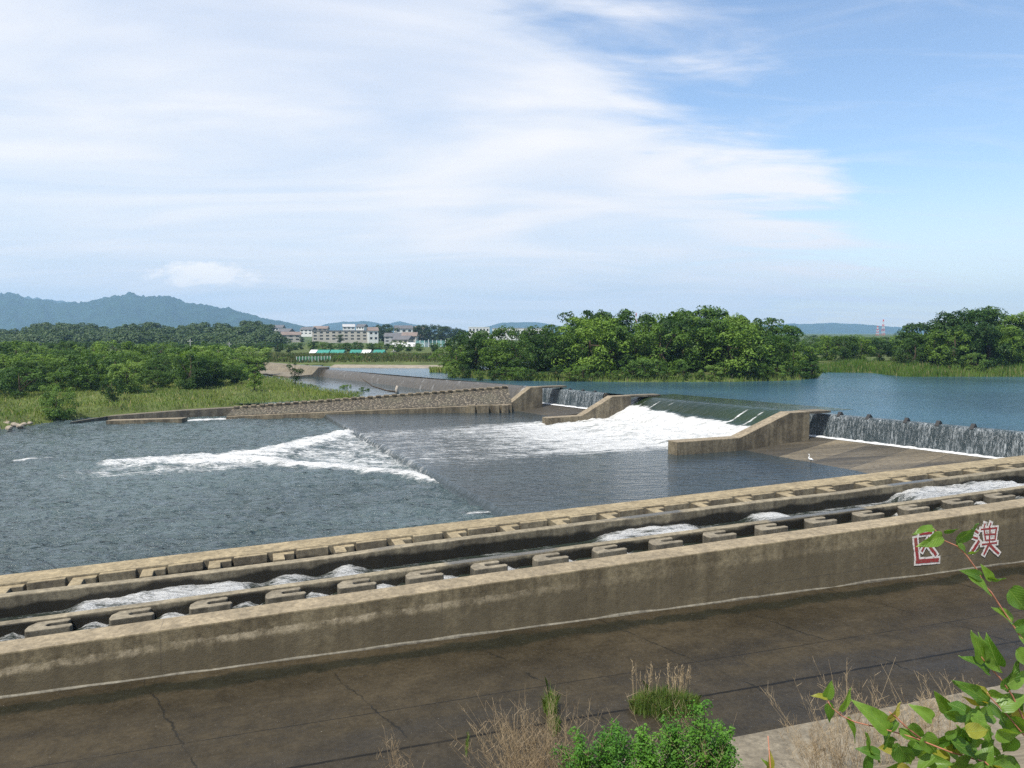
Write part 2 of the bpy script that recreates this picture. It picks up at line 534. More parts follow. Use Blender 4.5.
# ------------------------------------------------------------------ plan of the weir
ZU = 2.4                                                  # upper river level
ZL = -0.42                                                 # lower river level
dA, dB = P(333, 418, 0), P(508, 513, 0)                   # ends of the drop at the apron's edge
E1 = (dA - dB).normalized()                               # along the drop, away from the camera
E2 = Vector((E1.y, -E1.x, 0))                             # upstream
W0, W1 = P(1024, 432, ZU), P(552, 388, ZU)
WD = (W1 - W0).normalized()                               # along the weir, away from the camera
WN = Vector((WD.y, -WD.x, 0))                             # upstream of the weir


def wpt(px):                                              # crest point of the weir seen at column px
    r = ray(px, 384)
    k = r.x / r.y
    # W0 + t WD with x = k y
    t = (k * W0.y - W0.x) / (WD.x - k * WD.y)
    p = W0 + WD * t
    return Vector((p.x, p.y, ZU)), t


def at_(px, d, z):
    r = ray(px, HZ)
    return Vector((r.x / r.y * d, d, z))


# ------------------------------------------------------------------ fish ladder
def BQ(px, py, dh=0.0):    # ladder coordinates of a pixel on the plane of the wall tops
    r = ray(px, py)
    ra, rb = r.dot(UA), r.dot(UB)
    # H + r.z t = ztop(ra t) + dh
    t = (ZT0 - SL * A0 + dh - H) / (r.z - SL * ra)
    return ra * t, rb * t


B_OUT, B_IN = 24.6, 25.65
B3n, B3f = 27.9, 28.3
B2n, B2f = 30.5, 30.95
BFn, BFf = 31.85, 33.1
AL, AR = -30.0, 43.6


def zfloor(a): return -1.33 + .01 * (a - A0)


lad = empty('fish_ladder', AB(10, 29, -1.5), 'long concrete fish ladder of three parallel stepped channels beside the weir', 'fish ladder')


def wall_run(name, b0, b1, mat, drop=0.0, bot=-3.2, chips=True, wav=0.0):
    mb = MB(); rings = []
    n = 74
    for i in range(n + 1):
        a = AL + (AR + 26 - AL) * i / n
        z = ztop(min(a, AR)) + drop
        if a > AR: z = ztop(AR) + drop + min(1, (a - AR) / 1.5) * .9
        j = .012 * mnoise.noise(Vector((a * .7, b0, 0)))
        zz = z + .5 * j
        if wav: zz -= wav * ss(.1, .5, mnoise.noise(Vector((a * .11, b0 * 3, 5))))
        rings.append([AB(a, b0 + j, bot), AB(a, b1 + j, bot), AB(a, b1 + j, zz), AB(a, b0 + j, zz)])
    mb.loft(rings)
    return mb.build(name, mat, lad, bevel=.05)


outer = wall_run('outer_wall', B_OUT, B_IN, M['conc_outer'])
outer['label'] = 'broad bank-side wall with two red characters painted on it'
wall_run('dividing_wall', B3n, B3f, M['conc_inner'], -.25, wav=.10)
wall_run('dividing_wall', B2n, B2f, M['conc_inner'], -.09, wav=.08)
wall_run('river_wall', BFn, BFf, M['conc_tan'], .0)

# channel beds
mb = MB()
for b0, b1, dz in ((B_IN, B3n, -1.5), (B3f, B2n, -1.9), (B2f, BFn, -1.5)):
    rings = []
    for i in range(30):
        a = AL + (AR + 20 - AL) * i / 29
        rings.append([AB(a, b0 - .05, -3), AB(a, b1 + .05, -3), AB(a, b1 + .05, ztop(a) + dz), AB(a, b0 - .05, ztop(a) + dz)])
    mb.loft(rings)
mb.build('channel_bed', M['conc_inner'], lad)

# hook baffles of the near channel: C blocks open upstream
def hook_a(k): return -7.45 + 2.40 * k + .006 * k * k


def hook(a):
    z0 = ztop(a) - 1.7
    L = 1.30
    b0, b1 = 27.12, B3n + .03
    pts = [(a + .05, b0), (a + L, b0), (a + L + .06, b0 + .10), (a + L, b0 + .26), (a + .62, b0 + .27), (a + .54, b0 + .36), (a + .54, b1 - .34), (a + .62, b1 - .26), (a + L - .15, b1 - .26), (a + L - .10, b1 - .15), (a + L - .15, b1), (a + .2, b1), (a, b1 - .3), (a - .02, b0 + .2)]
    mb = MB()
    mb.loft([[AB(p, q, z0) for p, q in pts], [AB(p, q, ztop(p) - .32) for p, q in pts]])
    return mb.build('baffle', M['conc_hook'], lad, bevel=.035)


for k in range(-6, 21):
    a = hook_a(k)
    if AL + 8 < a < AR - 1: hook(a)

# cross bars and pilasters of the far channel
SP = 2.38
bar_a0 = -7.05


def bar(a):
    mb = MB()
    z0 = ztop(a) - 1.6
    b0, b1 = B2f - .03, BFn + .03
    pts = [(a, b0), (a + .45, b0), (a + .42, b1 - .30), (a + .82, b1 - .30), (a + .82, b1), (a - .02, b1)]
    mb.loft([[AB(p, q, z0) for p, q in pts], [AB(p, q, ztop(p) - .10) for p, q in pts]])
    mb.build('baffle', M['conc_tan'], lad, bevel=.03)
    mb = MB()
    p0, p1 = a + .90, a + SP - .22
    pts = [(p0, b1 - .22), (p1, b1 - .22), (p1, b1), (p0, b1)]
    mb.loft([[AB(p, q, z0) for p, q in pts], [AB(p, q, ztop(p) - .03) for p, q in pts]])
    mb.build('pilaster', M['conc_tan'], lad, bevel=.03)


k = -8
while True:
    a = bar_a0 + SP * k
    k += 1
    if a < AL + 8: continue
    if a > AR - 1: break
    bar(a)


# water in the ladder: three sloping ribbons, churned white where it drops
def grid_mesh(name, fn, nu, nv, mat, foamfn=None, smooth=True, keepf=None, kind='structure', label=None, objname=None):
    V = []; Fm = []
    for i in range(nu + 1):
        for j in range(nv + 1):
            p = fn(i / nu, j / nv)
            V.append(p)
            if foamfn: Fm.append(foamfn(p))
    faces = []
    for i in range(nu):
        for j in range(nv):
            f = (i * (nv + 1) + j, (i + 1) * (nv + 1) + j, (i + 1) * (nv + 1) + j + 1, i * (nv + 1) + j + 1)
            if keepf and not all(keepf(V[q]) for q in f): continue
            faces.append(f)
    me = mesh(name, V, faces, smooth)
    if foamfn:
        at = me.attributes.new('foam', 'FLOAT', 'POINT')
        at.data.foreach_set('value', Fm)
    bm = bmesh.new(); bm.from_mesh(me)
    bmesh.ops.delete(bm, geom=[v for v in bm.verts if not v.link_faces], context='VERTS')
    bmesh.ops.recalc_face_normals(bm, faces=bm.faces[:])
    if sum(f.normal.z for f in bm.faces) < 0: bmesh.ops.reverse_faces(bm, faces=bm.faces[:])
    bm.to_mesh(me); bm.free()
    o = link(name, me, mat)
    o['kind'] = kind
    if label: o['label'] = label
    return o


# stretches of white water in the middle channel (ladder coordinate a)
chutes = []
for x0, x1, y in ((75, 250, 590), (262, 310, 577), (322, 368, 570), (582, 712, 528), (745, 800, 515), (868, 1060, 490)):
    chutes.append((BQ(x0, y, -.5)[0], BQ(x1, y, -.5)[0]))


def churn(a):
    f = 0
    for a0, a1 in chutes:
        f = max(f, ss(a0 - .2, a0 + .8, a) * ss(a1 + .5, a1 - .6, a))
    return f


def mid_pt(u, v):
    a = AL + 5 + (AR + 10 - AL) * u
    b = B3f - .05 + (B2n - B3f + .1) * v
    c = churn(a)
    z = ztop(a) - .85 + c * (.26 + .16 * ss(22, 27, a) + .24 * fb(a * .5, b * 1.2, 2, 3) + .10 * fb(a * 3.0, b * 3.0, 7, 3)) + .03 * fb(a * 2, b * 2)
    return AB(a, b, z)


def mid_foam(p):
    a = p.dot(UA)
    return max(.22 + .5 * fb(a * .25, p.dot(UB) * 1.6, 4, 3), churn(a) * (.72 + .5 * fb(a * .5, p.dot(UB) * 1.5, 9, 3)))


grid_mesh('ladder_water', mid_pt, 420, 14, M['ladderw'], mid_foam)


def side_ribbon(b0, b1, ph, key):
    def pt(u, v):
        a = AL + 5 + (AR + 10 - AL) * u
        b = b0 - .05 + (b1 - b0 + .1) * v
        t = ((a - ph) / SP) % 1.0
        k = math.floor((a - ph) / SP)
        z = ztop(ph + SP * (k + .5)) - .74 + .05 * fb(a * 2.2, b * 2.2)
        z += .30 * ss(.55, .72, t) * ss(1.0, .8, t) * (.4 + .8 * abs(fb(a * 2, b * 3, key)))
        return AB(a, b, z)

    def fo(p):
        a = p.dot(UA)
        t = ((a - ph) / SP) % 1.0
        return ss(.52, .68, t) * (.62 + .5 * fb(a * .33, key, 1, 2))
    grid_mesh('ladder_water', pt, 520, 6, M['ladderw'], fo)


side_ribbon(B_IN, B3n, -7.45, 3.3)
side_ribbon(B2f, BFn, bar_a0 + .3, 8.1)

# painted characters on the outer wall
def wallpt(cx, cy):      # crop pixel of the enlarged photograph -> (a, z) on the wall face
    px, py = 880 + cx / 7.111, 500 + cy / 7.111
    r = ray(px, py)
    t = B_OUT / r.dot(UB)
    return r.dot(UA) * t, H + r.z * t


def strokes(name, label, lst):
    mb = MB()
    for (p, q, wd) in lst:
        a0, z0 = wallpt(*p); a1, z1 = wallpt(*q)
        d = Vector((a1 - a0, z1 - z0)); L = d.length; d /= L
        nn = Vector((-d.y, d.x))
        for mi, (ext, ww, out) in enumerate(((.085, wd * .5 + .085, .012), (0, wd * .5, .020))):
            s0 = Vector((a0, z0)) - d * (ext + wd * .25); s1 = Vector((a1, z1)) + d * (ext + wd * .25)
            N = max(2, int(L / .12)); L2 = []; L3 = []
            for i in range(N + 1):
                c = s0.lerp(s1, i / N)
                j0 = .02 * mnoise.noise(Vector((c.x * 5, c.y * 5, 3 + mi))); j1 = .02 * mnoise.noise(Vector((c.x * 5, c.y * 5, 8 + mi)))
                L2.append(c + nn * (ww + j0)); L3.append(c - nn * (ww + j1))
            poly = L2 + L3[::-1]
            global _lay
            _lay += .0004
            mb.add([AB(c.x, B_OUT - out - _lay, c.y) for c in poly],
                   [(i, i + 1, len(poly) - 2 - i, len(poly) - 1 - i) for i in range(N)], mi)
    o = mb.build(name, [M['pwhite'], M['pred']], outer)
    o.matrix_parent_inverse = Matrix.Identity(4)
    o['label'] = label
    return o


_lay = 0.0
strokes('painted_character', 'red open box character outlined in white', [
    ((250, 275), (266, 435), .15), ((258, 437), (410, 425), .17), ((280, 243), (365, 231), .10),
    ((347, 325), (394, 388), .13), ((345, 268), (296, 362), .10)])
_lay = 0.0
strokes('painted_character', 'red many-stroked character outlined in white', [
    ((660, 262), (690, 274), .08), ((700, 292), (655, 362), .13), ((668, 215), (695, 232), .08),
    ((744, 168), (736, 196), .07), ((785, 164), (774, 196), .07), ((716, 207), (828, 199), .075),
    ((737, 210), (748, 284), .075), ((824, 200), (814, 280), .08), ((742, 246), (818, 240), .065),
    ((748, 286), (816, 280), .07), ((779, 196), (773, 312), .075), ((722, 315), (826, 303), .075),
    ((770, 312), (736, 384), .09), ((776, 316), (838, 378), .11)])

# ------------------------------------------------------------------ foreground channel and near bank
def chan(u, v):
    a = -32 + 80 * u
    b = 15.0 + (B_OUT + .3 - 15.0) * v
    z = zfloor(a) + .018 * fb(a * .5, b * .5)
    if b < 18.3: z -= .05
    return AB(a, b, z)


grid_mesh('channel_floor', chan, 80, 60, M['bed'])
# pale wet fringe at the wall's foot
mb = MB(); rings = []
for i in range(90):
    a = -30 + 76 * i / 89
    z = zfloor(a) + .02
    wj = .10 + .07 * fb(a * .8, 3)
    rings.append([AB(a, B_OUT + .02, z - .1), AB(a, B_OUT + .02, z + .045 + .12 * fb(a * .45, 9)), AB(a, B_OUT - wj * .5, z + .10 * fb(a * .45, 9)), AB(a, B_OUT - wj * .6 - .05, z - .1)])
mb.loft(rings)
mb.build('wall_footing', concrete('footing_concrete', (.17, .155, .115), (.07, .062, .046), (.18, .165, .125)), lad)

# ledge
led = empty('bank_ledge', AB(4, 15.8, -1), 'pale concrete ledge along the foot of the near bank', 'ledge')
mb = MB(); rings = []
for i in range(60):
    a = -32 + 80 * i / 59
    z = zfloor(a); j = .03 * fb(a * .9, 1)
    rings.append([AB(a, 13.2, z - .5), AB(a, 15.97 + j, z - .5), AB(a, 15.93 + j, z + .14), AB(a, 15.28 + j, z + .17), AB(a, 15.24, z + .28), AB(a, 13.2, z + .36)])
mb.loft(rings)
mb.build('slab', M['ledge'], led, bevel=.02)


def bank_z(b): return 7.4 - (7.4 + 1.15) * min(1, max(0, b / 14.3))


def bank(u, v):
    a = -40 + 95 * u
    b = -12 + 26.5 * v
    return AB(a, b, (7.4 if b < 0 else bank_z(b)) + .12 * fb(a * .5, b * .5) + .04 * fb(a * 2, b * 2))


grid_mesh('river_bank', bank, 90, 50, M['bank'])


# ------------------------------------------------------------------ lower river
dropmid = dB.dot(E2)                                      # E2 coordinate of the drop line
band1 = [(P(356, 431, ZL), 1.1), (P(330, 438, ZL), 1.7), (P(300, 446, ZL), 1.8), (P(270, 453, ZL), 2.0), (P(220, 459, ZL), 2.2), (P(160, 462, ZL), 2.2), (P(118, 464, ZL), 1.6)]
band2 = [(P(458, 487, ZL), .35), (P(430, 479, ZL), .6), (P(395, 473, ZL), .8), (P(350, 468, ZL), .9), (P(300, 465, ZL), 1.1), (P(260, 460, ZL), 1.2), (P(200, 462, ZL), 1.3)]
extra = [(P(20, 460, ZL), P(45, 458, ZL), .5), (P(468, 514, ZL), P(500, 513, ZL), .3), (P(182, 420.5, ZL), P(226, 418.5, ZL), 1.0), (P(120, 470, ZL), P(250, 462, ZL), 2.4)]


def segd(p, a, b):
    ax, ay = a.x, a.y; dx, dy = b.x - ax, b.y - ay
    t = max(0, min(1, ((p.x - ax) * dx + (p.y - ay) * dy) / (dx * dx + dy * dy + 1e-9)))
    return math.hypot(p.x - ax - dx * t, p.y - ay - dy * t), t


def bandf(p, band):
    best = 0
    for (a, w0), (b, w1) in zip(band, band[1:]):
        d, t = segd(p, a, b)
        w = w0 + (w1 - w0) * t
        best = max(best, 1 - d / (w * 1.6)) if d < w * 1.6 else best
    return best


tri = [band1[0][0], band1[3][0], band2[0][0]]


def intri(p):
    def sg(a, b): return (p.x - b.x) * (a.y - b.y) - (a.x - b.x) * (p.y - b.y)
    s = [sg(tri[0], tri[1]), sg(tri[1], tri[2]), sg(tri[2], tri[0])]
    return all(x >= 0 for x in s) or all(x <= 0 for x in s)


def lower_foam(p):
    f1 = bandf(p, band1); f2 = bandf(p, band2)
    f = max(ss(.0, .9, f1) * (.86 - .34 * ss(-20, -36, p.x)), ss(.0, .8, f2) * .82) * (1 + .30 * fb(p.x * .35, p.y * .5, 8, 3))
    if intri(p): f = max(f, .44)
    for a, b, w in extra[:3]:
        d, t = segd(p, a, b)
        f = max(f, ss(w * 1.6, w * .1, d) * .72)
    d, t = segd(p, extra[3][0], extra[3][1])
    f = max(f, ss(5, 1, d) * .42)
    return f


def lower_pt(u, v):
    y = 24 + 72 * v ** 1.3
    x = -88 + 96 * u
    p = Vector((x, y, 0))
    f = max(bandf(p, band1), bandf(p, band2) * .7)
    z = ZL + .24 * fb(x * .42, y * .8, 1, 3) + .15 * fb(x * 1.1, y * 1.9, 5, 2)
    z += ss(0, .8, f) * (.22 + .30 * fb(x * .9, y * .9, 3, 3))
    return Vector((x, y, z))


def lower_keep(p):
    return p.dot(UB) > BFf - .75 and (p.dot(E2) < dropmid + .3) 


grid_mesh('lower_river', lower_pt, 300, 220, M['lower'], lower_foam, keepf=lower_keep)

# ------------------------------------------------------------------ apron pool below the weir
sB = dB.dot(E1)
wl_t = wpt(636)[1]; wr_t = wpt(770)[1]
spl, spr = wpt(636)[0], wpt(770)[0]
sl_, sr_ = spl.dot(E1), spr.dot(E1)


def apron_pt(u, v):
    s = sB - 14 + 74 * v
    q = -2.4 + 42 * (u ** 1.25)
    x = E1.x * s + E2.x * (dropmid + q); y = E1.y * s + E2.y * (dropmid + q)
    jag = .10 * fb(s * 1.5, 2)
    z = -.60 * ss(.0 + jag * .3, -.42 + jag * .3, q) + .015 * fb(x, y, 2, 2)
    f = apron_foam_xy(s, q)
    if q > 0: z += f * (.05 + .10 * fb(x * 1.1, y * 1.1, 4, 3))
    return Vector((x, y, z))


def apron_foam_xy(s, q):
    """fully white below the open spillway, thinning along the flow towards the drop"""
    width = ss(sl_ + 3.5, sl_ - 1.5, s) * ss(sr_ - 4.5 - .10 * (25 - q), sr_ - .5, s)
    f = width * (.30 + .60 * ss(5, 20, q))
    f += .30 * fb(s * .9, q * .10, 3, 4) * width
    # broken crest of the drop inside the tongue
    if q < 1.0:
        tongue = ss(sB + 44, sB + 40, s) * ss(sB + 8, sB + 17, s)
        f = max(f, tongue * .22 * ss(1.0, -.2, q))
        f = max(f, .12 * ss(.0, -.6, q))
    return max(0, f)


def apron_foam(p):
    return apron_foam_xy(p.dot(E1), p.dot(E2) - dropmid)


def apron_keep(p):
    return p.dot(UB) > BFf - .75 and (p - W0).dot(WN) < .5


grid_mesh('apron_pool', apron_pt, 190, 170, M['apronw'], apron_foam, keepf=apron_keep)

# open spillway: smooth green nappe breaking into white water
def spill_pt(u, v):
    t = wr_t - 4.0 + (wl_t - wr_t + 4.2) * v
    c = W0 + WD * t
    q = -5 + 21 * u
    x = c.x - E2.x * q; y = c.y - E2.y * q
    k = (t - wr_t) / (wl_t - wr_t)
    brk = 3.1 - 1.6 * k + .6 * fb(t * .6, 1.3, 0, 3)
    if q < 0: z = ZU - .0 + .012 * (-q if q > -1 else 1)
    else:
        z = ZU + .012 - .30 * q ** 1.45 if q < 2.2 else ZU - .30 * 2.2 ** 1.45 - .42 * (q - 2.2)
        z = max(z, .30 - .035 * max(0, q - 6))
    f = ss(brk - .3, brk + .9, q)
    hump = f * (.16 * ss(13, 4, q))
    z += hump + f * (.30 * fb(x * .5, y * .5, 1, 4) + .20 * fb(x * 1.9, y * 1.9, 6, 4)) * ss(16, 9, q)
    if q > 13.5: z -= (q - 13.5) * .18
    return Vector((x, y, z))


def spill_foam(p):
    t = (p - W0).dot(WD)
    # q along -E2 from the crest
    den = -E2.dot(WN)
    q = (p - W0).dot(WN) / den
    t2 = (p + E2 * q - W0).dot(WD)
    k = (t2 - wr_t) / (wl_t - wr_t)
    brk = 3.1 - 1.6 * k + .6 * fb(t2 * .6, 1.3, 0, 3)
    f = ss(brk - .1, brk + .7, q) * (.94 - .18 * ss(3, 12, q) + .6 * ss(3, 9, q) * fb(t2 * .9, q * .10, 4, 3))
    # thin white threads where the crest splitters tear the sheet
    th = abs(((t2 + .4) / 1.75) % 1 - .5)
    f = max(f, (.78 + .5 * fb(t2 * 3, q * 2)) * ss(.028, .0, th - .002 * q) * ss(.5, 1.2, q))
    return f


grid_mesh('spillway_water', spill_pt, 150, 120, M['spill'], spill_foam)

# ------------------------------------------------------------------ upper river
far_end = P(324, 369, ZU)
LW0 = P(530, 386.5, ZU)
poly = [W0 - WD * 30 + WN * .1, W0 + WN * .1, W1 + WN * .1, LW0 + Vector((.1, .1, 0)), far_end + Vector((.1, .1, 0)),
        Vector((-62, 176, ZU)), Vector((-50, 300, ZU)), Vector((320, 300, ZU)), Vector((320, 20, ZU))]
for p in poly: p.z = ZU
me = mesh('upper_river', poly, [tuple(range(len(poly)))])
bm = bmesh.new(); bm.from_mesh(me); bmesh.ops.recalc_face_normals(bm, faces=bm.faces[:])
for f in bm.faces:
    if f.normal.z < 0: f.normal_flip()
bmesh.ops.triangulate(bm, faces=bm.faces[:]); bm.to_mesh(me); bm.free()
link('upper_river', me, M['upper'])['kind'] = 'structure'

# ------------------------------------------------------------------ weir body, falls, aprons
weir = empty('weir', W0 + WD * 20 - Vector((0, 0, 2)), 'concrete river weir with two curtain falls either side of an open spillway', 'weir')


def weir_run(t0, t1, h0, name='crest_wall'):
    mb = MB(); rings = []
    for i in range(2):
        c = W0 + WD * (t0 + (t1 - t0) * i)
        rings.append([c + WN * o + Vector((0, 0, z - ZU)) for o, z in ((1.2, -2), (-.35, -2), (-.35, h0), (-.25, ZU - .10), (-.05, ZU - .04), (1.2, ZU - .05))])
    mb.loft(rings)
    return mb.build(name, M['conc_dark'], weir)


tR0, tR1 = -9.0, wpt(800)[1]
tL0, tL1 = wpt(607)[1], wpt(545)[1]
weir_run(tR0, tR1, ZU - .3)
weir_run(tL0, tL1, ZU - .3)
# ogee body below the open spillway
mb = MB(); rings = []
for t in (wr_t - 4, wl_t + .2):
    c = W0 + WD * t
    prof = [(5, -2), (5, ZU - 1.2), (.6, ZU - .5)] + [(-q, ZU - .45 - .28 * q ** 1.45) for q in (.0, .5, 1, 1.6, 2.2)] + [(-4, -.35), (-4, -2)]
    rings.append([Vector((c.x, c.y, 0)) + E2 * o + Vector((0, 0, z)) for o, z in prof])
mb.loft(rings)
mb.build('spillway_body', M['conc_dark'], weir)


def curtain(t0, t1, zb, label):
    nu = int((t1 - t0) * 9); nv = 14
    thin = [0] * (nu + 1)

    def pt(u, v):
        t = t0 + (t1 - t0) * u
        c = W0 + WD * t
        x = c.x; y = c.y
        if v < .15:
            o = .25 - v / .15 * .65; z = ZU + .012 - .02 * (v / .15) ** 2
        else:
            k = (v - .15) / .85
            o = -.40 - .28 * k ** .6 - .10 * fb(t * 1.7, k * .7, 3, 3) * (k ** .5) - .05 * fb(t * 6, k, 9, 2) * k
            z = ZU - .01 - (ZU - zb) * k
        return Vector((x, y, z)) + WN * o
    o = grid_mesh('waterfall', pt, nu, nv, M['curtain'])
    o['label'] = label
    return o


ZB = .62
curtain(tR0, tR1 - .15, ZB - .05, 'wide curtain of water falling over the right weir')
curtain(tL0 + .1, tL1, ZB - .05, 'curtain of water falling over the far weir')


# strip of white at the foot of each fall
def foot(t0, t1):
    def pt(u, v):
        t = t0 + (t1 - t0) * u
        th = v * math.pi
        rr = .17 + .20 * fb(t * 1.8, 2, 0, 3)
        c = W0 + WD * t - WN * (1.05 - math.cos(th) * (.30 + .22 * fb(t * .9, 7)))
        return Vector((c.x, c.y, ZB - .05 + rr * math.sin(th) * .7 * (.8 + .5 * fb(t * 5, v * 3))))
    o = grid_mesh('white_water', pt, int((t1 - t0) * 6), 7, M['foam'], kind='stuff', label='strip of white foam at the foot of the falling water')
    return o


foot(tR0, tR1 - .2)
foot(tL0 + .1, tL1 - .1)
# small blurts where the splitters throw water
for tt, hh in ((wpt(838)[1], .9), (wpt(938)[1], 1.0)):
    pass

# crest splitters: little iron fins
for pxs in (842, 871, 909, 941, 976, 562, 571, 584, 596):
    c, t = wpt(pxs)
    mb = MB()
    c = c - WN * .12
    s = .85 if pxs > 700 else .6
    pts = [(-.42, -.10), (.38, -.10), (.30, .08), (.06, .30), (-.06, .33), (-.20, .16)]
    mb.loft([[c + WN * (o * s) + WD * (k * .13) + Vector((0, 0, z * s)) for o, z in pts] for k in (-1, 1)])
    mb.build('crest_fin', M['black'], weir)


def slab(name, tops, bots, mat, parent, thick=.6, sub=1):
    mb = MB()
    ring = list(tops) + list(bots)[::-1]
    mb.loft([[p - Vector((0, 0, thick)) for p in ring], ring])
    return mb.build(name, mat, parent)


def apron_slab(t0, t1, bots, label):
    n = 20; tops = []; bt = []
    for i in range(n + 1):
        c = W0 + WD * (t0 + (t1 - t0) * i / n) - WN * .3
        tops.append(Vector((c.x, c.y, ZB)))
        bt.append(bots[0].lerp(bots[1], i / n))
    vs = tops + bt; N = n + 1
    fs = [(i, i + 1, N + i + 1, N + i) for i in range(n)]
    vs2 = [v - Vector((0, 0, .8)) for v in vs]
    mb = MB(); mb.add(vs, fs); mb.add(vs2, [f[::-1] for f in fs])
    o = mb.build('apron_slab', M['apron'], weir)
    o['label'] = label


pe0, pe1 = P(738, 452, -.06), P(851, 474, -.06)
d_ = (pe1 - pe0)
apron_slab(tR0, tR1 + .6, (pe1 + d_ * .75, pe0 - d_ * .06), 'sloping stained slab below the wide right fall')
apron_slab(tL0 - .5, tL1 + .4, (P(549, 417.5, -.06), P(505, 410.5, -.06)), 'sloping grey slab below the far fall')

# wet fringe at the slabs' lower edges is left to the water


def wing(label, pts, thick, bot=-1.5):
    """pts: list of (px, py, z) along the top edge nearest the camera, from the downstream end up"""
    W = [P(x, y, z) for x, y, z in pts]
    mb = MB(); rings = []
    for p in W:
        q = p + E1 * thick
        rings.append([Vector((p.x, p.y, bot)), Vector((q.x, q.y, bot)), Vector((q.x, q.y, p.z)), Vector((p.x, p.y, p.z))])
    mb.loft(rings)
    root = empty('wing_wall', Vector((W[0].x, W[0].y, 0)), label, 'wall', 'stepped wing walls of the weir')
    mb.build('wall', M['conc_wing'], root, bevel=.05)
    return root, W


def wing_line(label, lo, up, zl, zh, n_up, thick, cap):
    """lo: pixel of downstream end; runs along E2; up: distances of knee, shoulder, end; built straight"""
    p0 = P(lo[0], lo[1], zl)
    root = empty('wing_wall', Vector((p0.x, p0.y, 0)), label, 'wall', 'stepped wing walls of the weir')
    mb = MB(); rings = []
    for q, z in up:
        p = p0 + E2 * q; r = p + E1 * thick
        rings.append([Vector((p.x, p.y, -1.5)), Vector((r.x, r.y, -1.5)), Vector((r.x, r.y, z)), Vector((p.x, p.y, z))])
    mb.loft(rings)
    mb.build('wall', M['conc_wing'], root, bevel=.05)
    # thin cap slab reaching over the upper river
    q0 = up[-1][0] - .1
    a = p0 + E2 * q0; c = []
    mb = MB()
    for q in (q0, q0 + cap):
        p = p0 + E2 * q - E1 * .12; r = p + E1 * (thick + .24)
        c.append([Vector((p.x, p.y, zh - .16)), Vector((r.x, r.y, zh - .16)), Vector((r.x, r.y, zh + .02)), Vector((p.x, p.y, zh + .02))])
    mb.loft(c)
    mb.build('cap_slab', M['conc_dark'], root)
    return root


def run_to(px, p0):      # distance along E2 from p0 at which column px is reached
    r = ray(px, 384); k = r.x / r.y
    return (k * p0.y - p0.x) / (E2.x - k * E2.y)


pA = P(677, 442, 1.0)
kA, sA, eA = run_to(741, pA), run_to(791, pA), run_to(806, pA)
wing_line('stepped concrete wing wall between the foaming spillway and the right fall', (677, 442), [(0, 1.0), (kA, 1.0), (sA, 2.72), (eA + .5, 2.72)], 1.0, 2.72, 3, 1.15, 2.2)
pB = P(547, 418, .75)
kB, sB_, eB = run_to(582, pB), run_to(613, pB), run_to(628, pB)
wing_line('smaller wing wall half buried in the white spillway foam', (547, 418), [(0, .75), (kB, .80), (sB_, 2.62), (eB + .4, 2.62)], .75, 2.62, 3, 1.1, 3.6)
pC = P(508, 403.5, .95)
kC, sC, eC = run_to(511, pC), run_to(531, pC), run_to(538, pC)
wing_line('far wing wall where the cobbled revetment ends', (508, 403.5), [(0, .95), (kC, 1.0), (sC, 2.75), (eC + .6, 2.75)], .95, 2.75, 3, 1.2, 3.2)

# ------------------------------------------------------------------ egret on the slab's edge
eg = P(810.5, 465.2, .03)
er = empty('egret', eg, 'white egret standing at the water edge of the sloping slab', 'bird')
mb = MB()
body = [((.20, 0, .34), .012), ((.12, 0, .37), .05), ((.02, 0, .40), .085), ((-.08, 0, .43), .075), ((-.13, 0, .49), .04), ((-.12, 0, .57), .026), ((-.07, 0, .64), .022), ((-.08, 0, .71), .022), ((-.12, 0, .745), .032), ((-.165, 0, .742), .018)]
rings = []
for (c, r_), nx in zip(body, body[1:] + body[-1:]):
    rings.append((Vector(c), r_))
pts = [Vector(c) for c, _ in body]
rr = []
for i, (c, r_) in enumerate(body):
    c = Vector(c)
    d = (pts[min(i + 1, len(pts) - 1)] - pts[max(0, i - 1)]).normalized()
    s_ = Vector((0, 1, 0)); w_ = d.cross(s_)
    rr.append([eg + (c + (s_ * math.cos(k * math.pi / 4) + w_ * math.sin(k * math.pi / 4)) * r_) * 1.0 for k in range(8)])
mb.loft(rr)
mb.build('body', M['egret'], er, smooth=True)
mb = MB(); mb.tube([eg + Vector((-.16, 0, .742)), eg + Vector((-.27, 0, .72))], .011, .003); mb.build('beak', M['beak'], er)
for s_ in (-.035, .035):
    mb = MB(); mb.tube([eg + Vector((.02, s_, .34)), eg + Vector((.035, s_, .18)), eg + Vector((.01, s_, -.03))], .011, .009); mb.build('leg', M['beak'], er)

# ------------------------------------------------------------------ cobbled revetment
RB0, RB1 = P(226, 419, ZL), P(512, 412.5, 0); RB1.z = RB0.z = 0
rv = empty('revetment_wall', RB0.lerp(RB1, .5), 'long low concrete river wall topped by a cobbled slope', 'wall')
RD = (RB1 - RB0).normalized(); RN = Vector((-RD.y, RD.x, 0))
RL = (RB1 - RB0).length


def rz(t, a, b): return a + (b - a) * t


